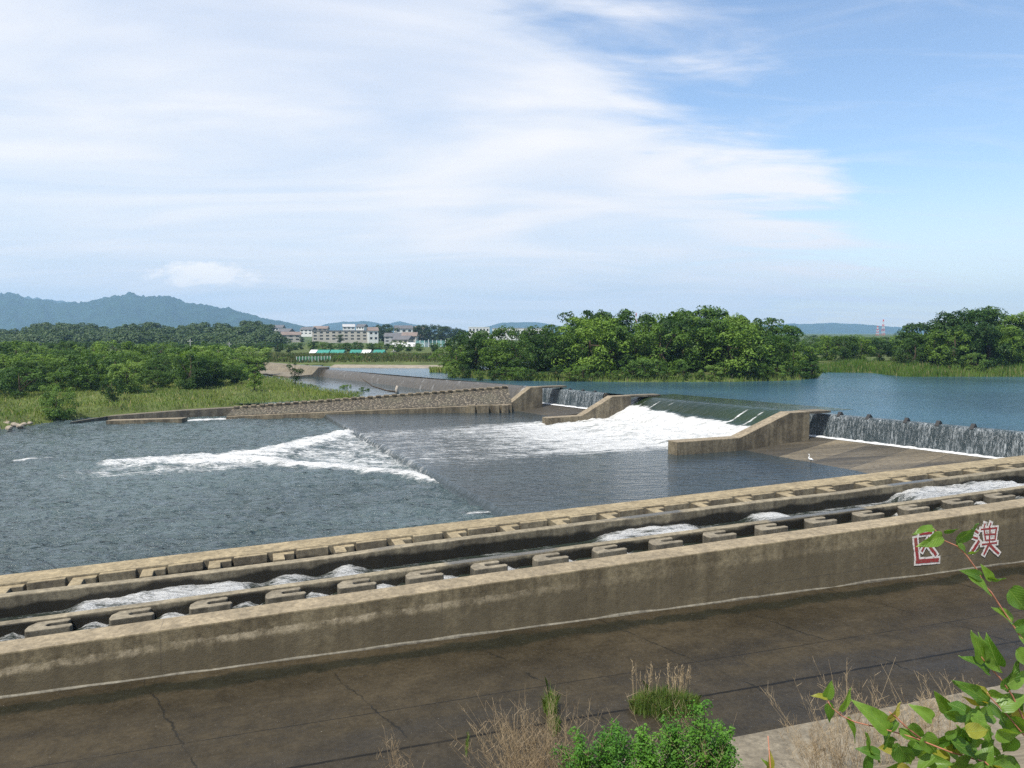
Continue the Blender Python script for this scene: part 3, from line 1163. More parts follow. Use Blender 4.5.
mb = MB(); mc = MB(); mt = MB(); r1 = []; r2 = []; r3 = []
for i in range(41):
    t = i / 40
    c = RB0 + RD * RL * t
    zl_ = rz(t, -.15, .95); zt_ = rz(t, .45, 2.45)
    r1.append([c + Vector((0, 0, -2)), c + RN * .9 + Vector((0, 0, -2)), c + RN * .9 + Vector((0, 0, zl_)), c + Vector((0, 0, zl_))])
    wdt = rz(t, 1.9, 4.2)
    r2.append([c + RN * .5 + Vector((0, 0, -2)), c + RN * (wdt + .9) + Vector((0, 0, -2)), c + RN * (wdt + .9) + Vector((0, 0, zt_)), c + RN * .5 + Vector((0, 0, zl_ + .06))])
    r3.append([c + RN * (wdt + .6) + Vector((0, 0, zt_ - .4)), c + RN * (wdt + 1.7) + Vector((0, 0, zt_ - .4)), c + RN * (wdt + 1.7) + Vector((0, 0, zt_ + .14)), c + RN * (wdt + .6) + Vector((0, 0, zt_ + .14))])
mb.loft(r1); mb.build('base_wall', M['conc_wing'], rv, bevel=.04)
mc.loft(r2); mc.build('cobbled_slope', M['cobble'], rv)
mt.loft(r3); mt.build('coping', M['conc_wing'], rv)
for i in range(34):
    t = (i + .5) / 34
    c = RB0 + RD * RL * t; wdt = rz(t, 1.9, 4.2); zt_ = rz(t, .45, 2.45)
    mb = MB(); p = c + RN * (wdt + .78); mb.box((p.x, p.y, zt_ + .137), .55, .5, .14, math.atan2(RD.y, RD.x)); mb.build('coping_block', M['conc_wing'], rv)
# short piers at its upstream end
for px in (472, 483, 496, 505):
    p = P(px, 412.5, 0)
    mb = MB(); mb.box((p.x, p.y - .35, -1.2), .75 if px != 483 else 1.3, .7, 2.1, math.atan2(RD.y, RD.x)); mb.build('pier', M['conc_wing'], rv, bevel=.03)

# ledges on the left shore
sw = empty('sill_wall', P(146, 421, ZL), 'low flat concrete sill lying at the left water edge', 'wall')
mb = MB(); rings = []
for px, y in ((106, 424.8), (182, 422.4)):
    p = P(px, y, ZL)
    rings.append([p + Vector((0, 0, -1)), p + Vector((.1, 1.2, -1)), p + Vector((.1, 1.2, .42)), p + Vector((0, 0, .42))])
mb.loft(rings); mb.build('slab', M['conc_wing'], sw, bevel=.03)
sw = empty('shore_wall', P(150, 418, ZL), 'dark stained low shore wall below the grass bank', 'wall')
mb = MB(); rings = []
for px, y, hh in ((70, 424.5, .25), (100, 422.0, .45), (170, 419.6, .8), (233, 417.5, 1.0)):
    p = P(px, y, ZL) + Vector((0, 1.6 if px > 90 else 0, 0))
    rings.append([p + Vector((0, 0, -1)), p + Vector((.1, 1.6, -1)), p + Vector((.1, 1.6, hh)), p + Vector((0, 0, hh))])
mb.loft(rings); mb.build('slab', M['conc_dark'], sw, bevel=.04)

# ------------------------------------------------------------------ long far weir
lw = empty('long_weir', LW0.lerp(far_end, .5) - Vector((0, 0, 2)), 'long low weir with water sliding down its sloping face', 'weir')
LD = (far_end - LW0).normalized(); LN = Vector((LD.y, -LD.x, 0))
mb = MB(); rings = []
for i in range(31):
    c = LW0 + (far_end - LW0) * (i / 30)
    c = c + LN * (.5 * math.sin(i / 30 * math.pi))
    k = 1.0
    rings.append([Vector((c.x, c.y, 0)) + LN * o + Vector((0, 0, z)) for o, z in ((1.5, -1), (1.5, ZU - .1), (.3, ZU + .01), (-.15, ZU - .03), (-.5, ZU - .25), (-1.0, ZU - .8), (-1.5, .7), (-1.7, .3), (-1.7, -1))])
mb.loft(rings); mb.build('weir_face', M['weirface'], lw, smooth=True)

pts = [Vector((x, y, .55)) for x, y in ((-70, 92), (-16, 92.5), (0, 92), (5, 92.5), (-36, 142), (-66, 190), (-300, 250), (-300, 150), (-90, 110))]
for p in pts: p.z = .5 + .6 * ss(100, 140, p.y)
me = mesh('side_stream', pts, [tuple(range(len(pts)))])
link('side_stream', me, water('side_stream_water', (.03, .05, .055), ((.6, .06), (2.5, .02)), .08))['kind'] = 'structure'
emb = empty('embankment', P(300, 373, .6), 'pale concrete embankment at the far end of the long weir', 'embankment')
mb = MB(); rings = []
ea, eb = Vector((far_end.x, far_end.y - .5, 0)), Vector((-66, 180, 0))
ed = (eb - ea).normalized(); en = Vector((-ed.y, ed.x, 0))
if en.y > 0: en = -en
for k in range(5):
    p = ea + (eb - ea) * (k / 4)
    rings.append([p - en * 1.2 + Vector((0, 0, 0)), p + en * 6.5 + Vector((0, 0, 0)), p + en * 6.5 + Vector((0, 0, 1.25)), p + en * 2.2 + Vector((0, 0, 1.5)), p + en * .9 + Vector((0, 0, 2.75)), p - en * 1.2 + Vector((0, 0, 2.75))])
mb.loft(rings); mb.build('slab', M['ledge'], emb)

# ------------------------------------------------------------------ land
def polydist(p, pl):
    inside = False; d = 1e9
    n = len(pl)
    for i in range(n):
        a = pl[i]; b = pl[(i + 1) % n]
        if (a[1] > p[1]) != (b[1] > p[1]) and p[0] < (b[0] - a[0]) * (p[1] - a[1]) / (b[1] - a[1]) + a[0]: inside = not inside
        dx, dy = b[0] - a[0], b[1] - a[1]
        t = max(0, min(1, ((p[0] - a[0]) * dx + (p[1] - a[1]) * dy) / (dx * dx + dy * dy)))
        d = min(d, math.hypot(p[0] - a[0] - dx * t, p[1] - a[1] - dy * t))
    return d if inside else -d


def xy(px, py, z): p = P(px, py, z); return (p.x, p.y)


left_poly = [(-220, 40), xy(-40, 434, -.2), xy(10, 428, -.2), xy(60, 417.5, 0), xy(110, 414, 0), xy(200, 411, .1), (-28, 92.0), (-16, 94.5), xy(384, 391.5, .8), xy(350, 388, .8), xy(324, 384, .8), xy(296, 378, .8), (-52, 150), (-70, 165), (-120, 185), (-260, 230)]
island_poly = [xy(446, 376.5, ZU), xy(480, 379, ZU), xy(530, 381, ZU), xy(640, 382.5, ZU), xy(740, 382, ZU), xy(800, 380.5, ZU), xy(818, 378, ZU), (52, 128), (30, 136), (-6, 136)]
right_poly = [xy(822, 372.5, ZU), xy(870, 373, ZU), xy(884, 375, ZU), xy(905, 377, ZU), xy(1010, 377, ZU), xy(1150, 378, ZU), (190, 150), (190, 260), (40, 260), xy(800, 368, ZU)]
far_poly = [(-330, 215), (-120, 178), (-62, 170), xy(332, 366.8, ZU), xy(400, 367.3, ZU), xy(470, 368, ZU), (0, 175), (60, 215), (140, 215), (400, 225), (400, 420), (-330, 420)]


def hz_left(x, y, d): return -.9 + 1.45 * ss(-.5, 3.5, d) + .9 * ss(2, 18, d) + .5 * ss(104, 140, y) + .12 * fb(x * .2, y * .2)
def hz_isl(x, y, d): return ZU - .6 + .9 * ss(-1, 2, d) + .8 * ss(1, 8, d)
def hz_far(x, y, d): return ZU - 1.5 + 1.7 * ss(-1.5, 1, d) + .35 * ss(4, 26, d)


def land(name, pl, hf, step, bb, mat):
    x0, y0, x1, y1 = bb
    nx, ny = int((x1 - x0) / step), int((y1 - y0) / step)

    def pt(u, v):
        x = x0 + (x1 - x0) * u; y = y0 + (y1 - y0) * v
        return Vector((x, y, hf(x, y, polydist((x, y), pl))))
    grid_mesh(name, pt, nx, ny, mat, keepf=lambda p: polydist((p.x, p.y), pl) > -3.0)


land('left_bank', left_poly, hz_left, 2.0, (-215, 60, -8, 225), M['earth'])
land('island', island_poly, hz_isl, 1.5, (-14, 98, 60, 140), M['earth'])
land('right_bank', right_poly, hz_isl, 2.5, (38, 105, 195, 262), M['earth'])
land('far_bank', far_poly, hz_far, 4.0, (-335, 150, 400, 424), M['earth'])

# ground to the horizon
rings_r = [0, 60, 120, 180, 260, 330, 400, 520, 700, 1000, 1500, 2300, 3400, 5600]
NA = 72; V = [(0, 0, -4)]; faces = []
for r_ in rings_r[1:]:
    for k_ in range(NA):
        a = 2 * math.pi * k_ / NA
        z = -4 + 7.4 * ss(290, 400, r_) + (2.0 * ss(420, 900, r_))
        V.append((r_ * math.sin(a), r_ * math.cos(a), z))
for k_ in range(NA): faces.append((0, 1 + (k_ + 1) % NA, 1 + k_))
for i in range(len(rings_r) - 2):
    for k_ in range(NA):
        a = 1 + i * NA + k_; b = 1 + i * NA + (k_ + 1) % NA
        faces.append((a, b, b + NA, a + NA))
me = mesh('ground', V, faces)
link('ground', me, plain('far_fields', (.06, .085, .03), .95, .3, .02, .1))['kind'] = 'structure'

# far side beach strip
mb = MB(); rings = []
for px in range(330, 476, 12):
    p = P(px, 367.0 + .012 * (px - 330) * .6, ZU + .1)
    rings.append([p + Vector((0, -.5, -.4)), p + Vector((0, 4, -.4)), p + Vector((0, 4, .32)), p + Vector((0, 0, .06))])
mb.loft(rings); mb.build('beach', M['beach'])['kind'] = 'structure'


# ------------------------------------------------------------------ mountains
def ridge(name, prof, dist, mat, depth=900, seed=0, base=3):
    """prof: (px, y) skyline seen from the bank; solid ridge with spurs"""
    N = 320; V = []; rows = 13
    xs = [p[0] for p in prof]; ys = [p[1] for p in prof]
    for i in range(N + 1):
        px = xs[0] + (xs[-1] - xs[0]) * i / N
        y = np.interp(px, xs, ys)
        ztp = H + (HZ - y) / F * dist
        c = ray(px, HZ); k = c.x / c.y
        for j in range(rows):
            t = j / (rows - 1)            # 0 front foot, .5 crest, 1 back foot
            prof_ = 1 - abs(t - .5) * 2
            d = dist + (t - .5) * depth
            z = base + (ztp - base) * (prof_ ** .9)
            if 0 < prof_ < 1: z += (ztp - base) * .6 * fb(px * .06 + 4 * t, t * 2 + seed, seed, 4) * (1 - prof_) * prof_ * 4
            if prof_ == 1: z += (ztp - base) * (.13 * fb(px * .05, seed, 0, 3) + .13 * fb(px * .22, seed, 4, 4))
            V.append((k * d, d, z if prof_ > 0 else base - 3))
    faces = [(i * rows + j, (i + 1) * rows + j, (i + 1) * rows + j + 1, i * rows + j + 1) for i in range(N) for j in range(rows - 1)]
    link(name, mesh(name, V, faces, True), mat)['kind'] = 'structure'


ridge('mountain', [(-260, 312), (-120, 300), (-40, 304), (0, 296), (14, 293.5), (30, 298), (60, 303), (86, 302), (110, 297), (130, 294), (150, 296), (166, 296), (185, 301), (205, 305), (230, 309), (260, 317), (290, 323), (312, 328), (345, 333)], 3600, M['hill'], 1000, 1)
ridge('mountain', [(-200, 305), (0, 303), (25, 297), (50, 299), (80, 304), (130, 312), (200, 320), (300, 327), (320, 326), (345, 321), (360, 321), (385, 324), (400, 321.5), (412, 324), (440, 329), (470, 331), (500, 323), (512, 322), (535, 322), (560, 326), (620, 331), (700, 330), (760, 325), (800, 324), (840, 323), (870, 325), (910, 328), (1000, 329), (1300, 327)], 5000, M['hill'], 800, 5)


# ------------------------------------------------------------------ trees
def rnd_dirs(n):
    v = RNG.normal(size=(n, 3)); return v / np.linalg.norm(v, axis=1)[:, None]


def leaf_quads(c, nrm, size, asp=.6):
    """rhombic leaves at c with normals near nrm"""
    n = len(c)
    t = rnd_dirs(n); u = np.cross(nrm, t); u /= np.linalg.norm(u, axis=1)[:, None] + 1e-9
    w = np.cross(nrm, u)
    s = size[:, None] if hasattr(size, '__len__') else size
    q = np.stack([c - u * s * .5, c + w * s * asp * .5 + nrm * s * .06, c + u * s * .5, c - w * s * asp * .5 + nrm * s * .06], axis=1)
    return q


def crown(lobes, leaf, dens, up=.35):
    Q = []
    for (c, r_) in lobes:
        n = int(dens * r_ * r_)
        d = rnd_dirs(n); d[:, 2] = np.where(d[:, 2] < -.35, -d[:, 2], d[:, 2])
        # twig clusters: pull directions to a few seeds for a lumpy outline
        seeds = rnd_dirs(max(6, int(14 * r_)))
        idx = np.argmax(d @ seeds.T, axis=1)
        bump_ = (d * seeds[idx]).sum(1)
        rad = r_ * (.62 + .42 * ss_np((bump_ - .75) / .25) + RNG.normal(0, .06, n))
        p = np.array(c) + d * rad[:, None] * np.array([1, 1, .85])
        nn = d * .6 + seeds[idx] * .3 + rnd_dirs(n) * .7 + np.array([0, 0, up]); nn /= np.linalg.norm(nn, axis=1)[:, None]
        Q.append(leaf_quads(p, nn, leaf * RNG.uniform(.6, 1.3, n)))
    return np.concatenate(Q)


def ss_np(t):
    t = np.clip(t, 0, 1); return t * t * (3 - 2 * t)


def tree_proto(seed, w, lowness, nl, leaf=.038, dens=9800):
    """unit-height tree; w crown width; returns crown mesh, trunk mesh"""
    rs = random.Random(seed)
    lobes = []
    for i in range(nl):
        f = i / nl
        h = max(.06, lowness + (1 - lowness) * (rs.random() ** .8) * .88)
        e = math.sin(math.pi * min(1, max(.08, (h - lowness * .6) / (1.05 - lowness * .6)))) ** .6
        a = rs.random() * 6.283
        rr = w * .5 * e * math.sqrt(rs.random()) * .85
        lr = rs.uniform(.11, .19) * (1.15 - .35 * h)
        lobes.append(((rr * math.cos(a), rr * math.sin(a), min(h, .99 - lr * .8)), lr))
    Q = crown(lobes, leaf, dens / 1.0)
    cm = quads_mesh('crown', Q)
    mb = MB()
    mb.tube([(0, 0, -.05), (.01, .005, .2), (-.01, .01, .45), (.0, 0, .75)], .035, .008, 7)
    for i in range(7):
        a = i * 2.4 + rs.random(); z = .15 + .06 * i
        tx = lobes[rs.randrange(len(lobes))][0]
        mb.tube([(0, 0, z), (tx[0] * .5, tx[1] * .5, z + (tx[2] - z) * .6), tx], .014, .004, 5)
    tm = mesh('trunk', mb.v, mb.f, True)
    return cm, tm


PROTO = {
    'dome': [tree_proto(s, 1.05, -.02, 46) for s in (1, 2, 3, 4)],
    'wide': [tree_proto(s, 1.5, -.02, 60, .040, 7000) for s in (11, 12, 13)],
    'bush': [tree_proto(s, 1.45, .0, 34, .055, 5000) for s in (21, 22, 23)],
    'small': [tree_proto(s, 1.0, .2, 18, .06, 3800) for s in (31, 32)],
}
protomesh = {}
rtree = random.Random(5)


def tree(kind, base, h, leafmat, label, group, cat='tree', wscale=1.0, name='tree'):
    i = rtree.randrange(len(PROTO[kind]))
    cm, tm = PROTO[kind][i]
    key = (kind, i, leafmat)
    if key not in protomesh:
        m2 = cm.copy(); m2.materials.clear(); m2.materials.append(M[leafmat])
        protomesh[key] = m2
        if not tm.materials: tm.materials.append(M['bark'])
    o = bpy.data.objects.new(name, None); COL.objects.link(o); o.empty_display_size = .2
    o.location = base
    o.rotation_euler = (0, 0, rtree.random() * 6.283)
    o.scale = (h * wscale * rtree.uniform(.92, 1.08), h * wscale * rtree.uniform(.92, 1.08), h)
    tag(o, label, cat, group)
    for nm, me_ in (('crown', protomesh[key]), ('trunk', tm)):
        c = bpy.data.objects.new(nm, me_); COL.objects.link(c); c.parent = o
    return o


def at(px, d, z):
    k = (px - 512) / F
    # account for pitch: forward depth ~ y
    r = ray(px, HZ)
    return Vector((r.x / r.y * d, d, z))


def htop(y, d, z): return H + (HZ - y) / F * d - z


# river island grove
isl_prof = [(446, 348), (455, 336), (470, 332), (500, 330), (530, 330), (550, 328), (570, 323), (590, 313), (615, 312), (632, 319), (650, 318), (680, 314), (700, 311), (722, 315), (740, 318), (762, 320), (782, 327), (800, 336), (816, 349)]
ix = [p[0] for p in isl_prof]; iy = [p[1] for p in isl_prof]
front = [456, 476, 497, 520, 545, 566, 590, 612, 636, 660, 684, 706, 728, 750, 772, 794, 808]
for n, px in enumerate(front):
    d = 111 + (6 if px < 480 else 0) + rtree.uniform(-1, 2.5) + (3 if px > 790 else 0)
    y = np.interp(px, ix, iy) + rtree.uniform(4, 14)
    lab = 'broad green tree in the front row of the river island grove'
    if n == 0: lab = 'leftmost dark rounded tree of the river island grove'
    elif n == len(front) - 1: lab = 'low rounded tree at the right tip of the river island'
    tree('dome' if n % 3 else 'wide', at(px, d, ZU + .2), 1.07 * htop(y, d, ZU + .2), ('leaf_mid', 'leaf_dark', 'leaf_mid')[n % 3], lab, 'trees of the river island grove', wscale=rtree.uniform(.95, 1.15))
back = [468, 490, 512, 536, 556, 578, 594, 614, 640, 664, 682, 700, 718, 740, 762, 782]
for n, px in enumerate(back):
    d = 121 + rtree.uniform(-3, 3)
    y = np.interp(px, ix, iy) - 0.5
    lab = 'tall tree rising behind the front row of the river island grove'
    if px == 594: lab = 'tallest left dark crown above the middle of the island grove'
    if px == 700: lab = 'tallest bright crown on the right half of the island grove'
    tree('dome' if n % 2 else 'wide', at(px, d, ZU + .6), 1.10 * htop(y, d, ZU + .6), ('leaf_dark', 'leaf_mid')[n % 2], lab, 'trees of the river island grove', wscale=rtree.uniform(.8, 1.0))
for n, px in enumerate((452, 464, 480, 494, 505, 518, 530, 542, 556, 570, 583, 598, 612, 622, 634, 645, 658, 670, 684, 700, 712, 726, 738, 750, 764, 778, 790, 802, 812)):
    d = 106.2 + (6 if px < 480 else 0) - (1.5 if 560 < px < 720 else 0) + .5
    if px > 770: d += (px - 770) * .12
    tree('bush', at(px, d, ZU + .0), rtree.uniform(1.4, 3.4), ('leaf_light', 'leaf_dark', 'leaf_mid', 'leaf_dark', 'leaf_mid')[n % 5], 'low shrub overhanging the water edge of the island', 'shrubs along the island shore', 'shrub', name='shrub')

# right bank
rp = [(800, 345), (818, 336), (840, 334), (870, 338), (900, 337), (915, 327), (940, 317), (965, 311), (990, 309), (1010, 316), (1024, 316), (1060, 312), (1100, 318)]
rx = [p[0] for p in rp]; ry = [p[1] for p in rp]
for n, px in enumerate((812, 828, 845, 862, 880, 897)):
    d = 150 + rtree.uniform(-3, 6)
    tree('dome', at(px, d, ZU + 1), htop(np.interp(px, rx, ry) + rtree.uniform(-1, 3), d, ZU + 1), ('leaf_dark', 'leaf_mid')[n % 2], 'mid green tree behind the reeds right of the island', 'trees behind the reeds', wscale=1.15)
for n, px in enumerate((908, 925, 944, 962, 985, 1006, 1026, 1050, 935, 955, 975, 998, 1018, 916, 948, 968, 990, 1010)):
    d = (130 if n < 8 else 124) + rtree.uniform(-2, 3)
    y = np.interp(px, rx, ry) + (1 if n < 8 else 16)
    lab = 'large dark green tree of the clump on the right bank' if n < 8 else 'lower leafy tree at the foot of the right bank clump'
    tree('dome', at(px, d, ZU + .8), 1.10 * htop(y, d, ZU + .8), ('leaf_dark', 'leaf_dark', 'leaf_mid')[n % 3], lab, 'trees of the right bank clump', wscale=rtree.uniform(.9, 1.1))
tree('bush', at(975, 119, ZU + .3), 3.6, 'leaf_light', 'small rounded grey green shrub standing in the right bank reeds', None, 'shrub', name='shrub', wscale=.8)

# left bank thicket
feat = [(53, 82.3, 384, 'wide', 'leaf_light', 'round pale willow bush at the left water edge', .78),
        (190, 104, 352, 'dome', 'leaf_dark', 'tall dark tree behind the meadow left of the stream', 1.15),
        (215, 108, 357, 'dome', 'leaf_dark', 'dark leafy tree beside the tall dark meadow tree', 1.0),
        (253, 103, 366, 'small', 'leaf_mid', 'small bright green tree standing alone in the meadow', 1.0),
        (294, 122, 362, 'small', 'leaf_dark', 'thin young tree leaning at the stream bank', .8),
        (110, 92, 376, 'bush', 'leaf_dark', 'low dark bush at the edge of the meadow thicket', .8),
        (12, 90, 392, 'bush', 'leaf_mid', 'low bush beside the rubble on the left shore', .8),
        (345, 116, 383, 'bush', 'leaf_mid', 'dark low shrub on the stream bank behind the revetment', .8),
        (363, 111, 386, 'bush', 'leaf_mid', 'little shrub at the tip of the grassy point', .8)]
for px, d, y, kd, lm, lab, ws in feat:
    z = hz_left(at(px, d, 0).x, d, polydist((at(px, d, 0).x, d), left_poly))
    tree(kd, at(px, d, z), max(.8, htop(y, d, z)), lm, lab, None, 'tree' if kd in ('dome', 'small') else 'shrub', ws, name='tree' if kd in ('dome', 'small') else 'shrub')
pos_used = []
for n in range(125):
    for tr in range(60):
        d = rtree.uniform(92, 205)
        px = rtree.uniform(-30, 285)
        lo = 90 + max(0, px - 80) * .145
        if px > 240: lo = 135
        if d < lo: continue
        p = at(px, d, 0)
        if polydist((p.x, p.y), left_poly) < 2: continue
        if min([math.hypot(p.x - q[0], p.y - q[1]) for q in pos_used] or [9]) < 3.0: continue
        break
    pos_used.append((p.x, p.y))
    z = hz_left(p.x, p.y, polydist((p.x, p.y), left_poly))
    ytop = 345 + 15 * ss(150, 90, d) + rtree.choice((-6, -2, 0, 3, 6, 9, 13)) + rtree.uniform(-2, 2) + (3 if px > 240 else 0)
    h = min(max(2.0, htop(ytop, d, z)), 8.5)
    near = d < 130
    tree(('dome', 'bush', 'wide')[n % 3], Vector((p.x, p.y, z - .1)), h, rtree.choice(('leaf_mid', 'leaf_light', 'leaf_mid', 'leaf_dark', 'leaf_dark')),
         'green tree in the near part of the left bank thicket' if near else 'green tree in the back part of the left bank thicket', 'trees of the left bank thicket', wscale=rtree.uniform(1.0, 1.3))


# blades of grass and reeds: one mass each
def blades(name, pts, hts, w, mat, label, lean=.35):
    n = len(pts)
    pts = np.array(pts); hts = np.array(hts)
    a = RNG.uniform(0, 6.283, n)
    side = np.stack([np.cos(a), np.sin(a), np.zeros(n)], 1) * (w * RNG.uniform(.6, 1.3, n))[:, None]
    b = RNG.uniform(0, 6.283, n); l = lean * RNG.uniform(.1, 1, n) * hts
    tip = pts + np.stack([np.cos(b) * l, np.sin(b) * l, hts], 1)
    midp = pts + np.stack([np.cos(b) * l * .25, np.sin(b) * l * .25, hts * .6], 1)
    V = np.stack([pts - side, pts + side, midp + side * .7, tip, midp - side * .7], 1)
    o = link(name, quads_mesh(name, V, 5), mat)
    return tag(o, label, None, None, 'stuff')


def scatter(poly, hf, n, bb, dmin=.0, dens=None):
    out = []
    while len(out) < n:
        x = random.uniform(bb[0], bb[2]); y = random.uniform(bb[1], bb[3])
        d = polydist((x, y), poly)
        if d < dmin: continue
        if dens and random.random() > dens(x, y, d): continue
        out.append((x, y, hf(x, y, d) - .05))
    return out


gp = scatter(left_poly, hz_left, 52000, (-95, 70, -12, 150), .15, lambda x, y, d: .25 + .75 * ss(150, 95, y))
blades('grass', gp, [(.16 + .34 * max(0, .5 + fb(p[0] * .15, p[1] * .15))) * random.uniform(.6, 1.5) for p in gp], .045, M['grass'], 'tall meadow grass on the left bank', .7)
gp = scatter(right_poly, hz_isl, 15000, (46, 108, 115, 140), .2, lambda x, y, d: ss(13, 4, d))
blades('reeds', gp, [random.uniform(.6, 1.6) * (.75 + .9 * fb(p[0] * .25, p[1] * .25)) for p in gp], .06, M['reed'], 'tall reeds along the right bank', .25)
gp = scatter(island_poly, hz_isl, 5000, (-14, 100, 60, 125), .1, lambda x, y, d: ss(4, 1, d) * (.2 + .8 * ss(-.1, .3, fb(x * .15, y * .15))))
blades('reeds', gp, [random.uniform(.3, .9) for p in gp], .06, M['reed'], 'reeds fringing the river island', .4)
gp = scatter(far_poly, hz_far, 16000, (-110, 165, 30, 215), 5, lambda x, y, d: .8)
blades('scrub', gp, [random.uniform(.3, 1.1) * (.9 + .9 * fb(p[0] * .08, p[1] * .08)) for p in gp], .14, M['scrub'], 'scrub and tall grass covering the far levee', .5)

# shrubs and trees on the far side
for n in range(70):
    px = -40 + 495 * (n + rtree.random()) / 70
    d = rtree.uniform(235, 285)
    z = 3.0
    y = 343 + rtree.uniform(-3, 4) + (8.5 if 398 < px < 462 else 0)
    tree('wide' if n % 2 else 'dome', at(px, d, z), max(2.5, htop(y, d, z)), ('leaf_dark', 'leaf_mid')[n % 2], 'dark tree in the belt beyond the far levee', 'trees of the belt beyond the levee', wscale=1.2)
for n in range(26):
    px = 800 + 250 * (n + rtree.random()) / 26
    d = rtree.uniform(190, 260); z = 2.8
    tree('wide', at(px, d, z), max(2.5, htop(335 + rtree.uniform(-1.5, 3), d, z)), ('leaf_dark', 'leaf_mid')[n % 2], 'distant tree seen through the gap right of the island', 'distant trees beyond the upper river', wscale=1.2)
for n in range(26):
    px = 245 + 225 * (n + rtree.random()) / 26
    d = rtree.uniform(172, 200)
    z = 2.5
    tree('bush', at(px, d, z), rtree.uniform(.8, 1.7), ('leaf_mid', 'leaf_light', 'leaf_dark')[n % 3], 'rounded scrub bush on the far levee', 'bushes on the far levee', 'shrub', 1.2, name='shrub')
for px, y, d in ((378, 325, 430), (384, 323.5, 440), (392, 326, 430), (415, 326, 470), (422, 324, 470), (430, 323.5, 470), (438, 324, 470), (446, 325, 470), (455, 327, 470), (463, 329, 480), (340, 334, 400), (302, 336, 420)):
    tree('dome', at(px, d, 4), htop(y, d, 4), 'leaf_far', 'tall dark tree among the distant houses', 'trees among the distant houses', wscale=1.05)
# grassy islet in front of the far bank
tag(blades('grass', [(*xy(430 + 35 * random.random(), 370.5 + 2.2 * random.random(), ZU), ZU - .05) for _ in range(1500)], [random.uniform(.4, 1.0) for _ in range(1500)], .12, M['grass'], 'low grassy islet near the far bank', .5))


# wooded hills behind the thicket
def wood(name, prof, d0, d1, n, leaf, label, base=3.5):
    xs = [p[0] for p in prof]; ys = [p[1] for p in prof]
    Q = []
    for i in range(n):
        f = (i + .5) / n
        d = d0 + (d1 - d0) * f
        px = random.uniform(xs[0], xs[-1])
        y = np.interp(px, xs, ys)
        zt = H + (HZ - y) / F * d1
        z = base + (zt - base) * (.25 + .75 * f ** .8) + random.uniform(-1.5, .5)
        r_ = random.uniform(3.0, 5.5)
        c = at(px, d, z - r_ * .8)
        lob = [((c.x + random.uniform(-1, 1) * r_ * .7, c.y + random.uniform(-1, 1) * r_ * .7, c.z + random.uniform(-.7, .35) * r_), r_ * random.uniform(.45, .75)) for _ in range(5)]
        Q.append(crown(lob, leaf, 26, .5))
    o = link(name, quads_mesh(name, np.concatenate(Q)), M['leaf_far'])
    tag(o, label, None, None, 'stuff')
    # hill body
    V = []; rows = 6; N = 50
    for i in range(N + 1):
        px = xs[0] + (xs[-1] - xs[0]) * i / N
        y = np.interp(px, xs, ys); zt = H + (HZ - y) / F * d1
        for j in range(rows):
            t = j / (rows - 1); d = d0 - 6 + (d1 - d0 + 30) * t
            p = at(px, d, 0)
            z = base + (zt - base - 5) * ss(0, .8, t) * (1 - ss(.9, 1.0, t))
            V.append((p.x, p.y, max(base - 2, z)))
    link('hill', mesh('hill', V, [(i * rows + j, (i + 1) * rows + j, (i + 1) * rows + j + 1, i * rows + j + 1) for i in range(N) for j in range(rows - 1)], True), M['hill'])['kind'] = 'structure'


wood('forest', [(-80, 324), (0, 327), (14, 330), (24, 321), (34, 319.5), (44, 322), (60, 322), (85, 323), (100, 326), (112, 325), (125, 322), (140, 320), (156, 321), (165, 325), (180, 324), (200, 322), (215, 320), (245, 319.5), (258, 320), (268, 323), (276, 330), (284, 342)], 330, 480, 330, 1.15, 'dark wood covering the low hill behind the thicket')


# ------------------------------------------------------------------ distant town
def house(px, d, z0, w, h, dp, wallm, roofm, label, name='house', rz=0.0, gable=True, group='houses of the distant town', floors=2, cols=4, cat='house'):
    p = at(px, d, z0)
    r = empty(name, p, label, cat, group)
    r.rotation_euler = (0, 0, 0)
    ca, sa = math.cos(rz), math.sin(rz)

    def L(x, y, z): return Vector((p.x + x * ca - y * sa, p.y + x * sa + y * ca, p.z + z))
    mb = MB()
    q = [(-w / 2, 0), (w / 2, 0), (w / 2, dp), (-w / 2, dp)]
    mb.loft([[L(x, y, -1.5) for x, y in q], [L(x, y, h) for x, y in q]])
    mb.build('wall', M[wallm], r)
    mb = MB(); e = .35
    if gable:
        rh = min(1.9, dp * .28)
        mb.loft([[L(s * (w / 2 + e), -e, h + .01), L(s * (w / 2 + e), dp + e, h + .01), L(s * (w / 2 + e), dp / 2, h + rh)] for s in (-1, 1)])
    else:
        q2 = [(-w / 2 - .15, -.15), (w / 2 + .15, -.15), (w / 2 + .15, dp + .15), (-w / 2 - .15, dp + .15)]
        mb.loft([[L(x, y, h + .01) for x, y in q2], [L(x, y, h + .45) for x, y in q2]])
    mb.build('roof', M[roofm], r)
    for f in range(floors):
        for c_ in range(cols):
            mb = MB()
            ww = w / cols * .5
            x = -w / 2 + w * (c_ + .5) / cols; zz = h * (f + .35) / floors
            hh = h / floors * .42
            mb.loft([[L(x - ww / 2, yy, zz), L(x + ww / 2, yy, zz), L(x + ww / 2, yy, zz + hh), L(x - ww / 2, yy, zz + hh)] for yy in (-.06, .05)])
            mb.build('window', M['glass'], r)
    return r


def zat(y, d): return H + (HZ - y) / F * d


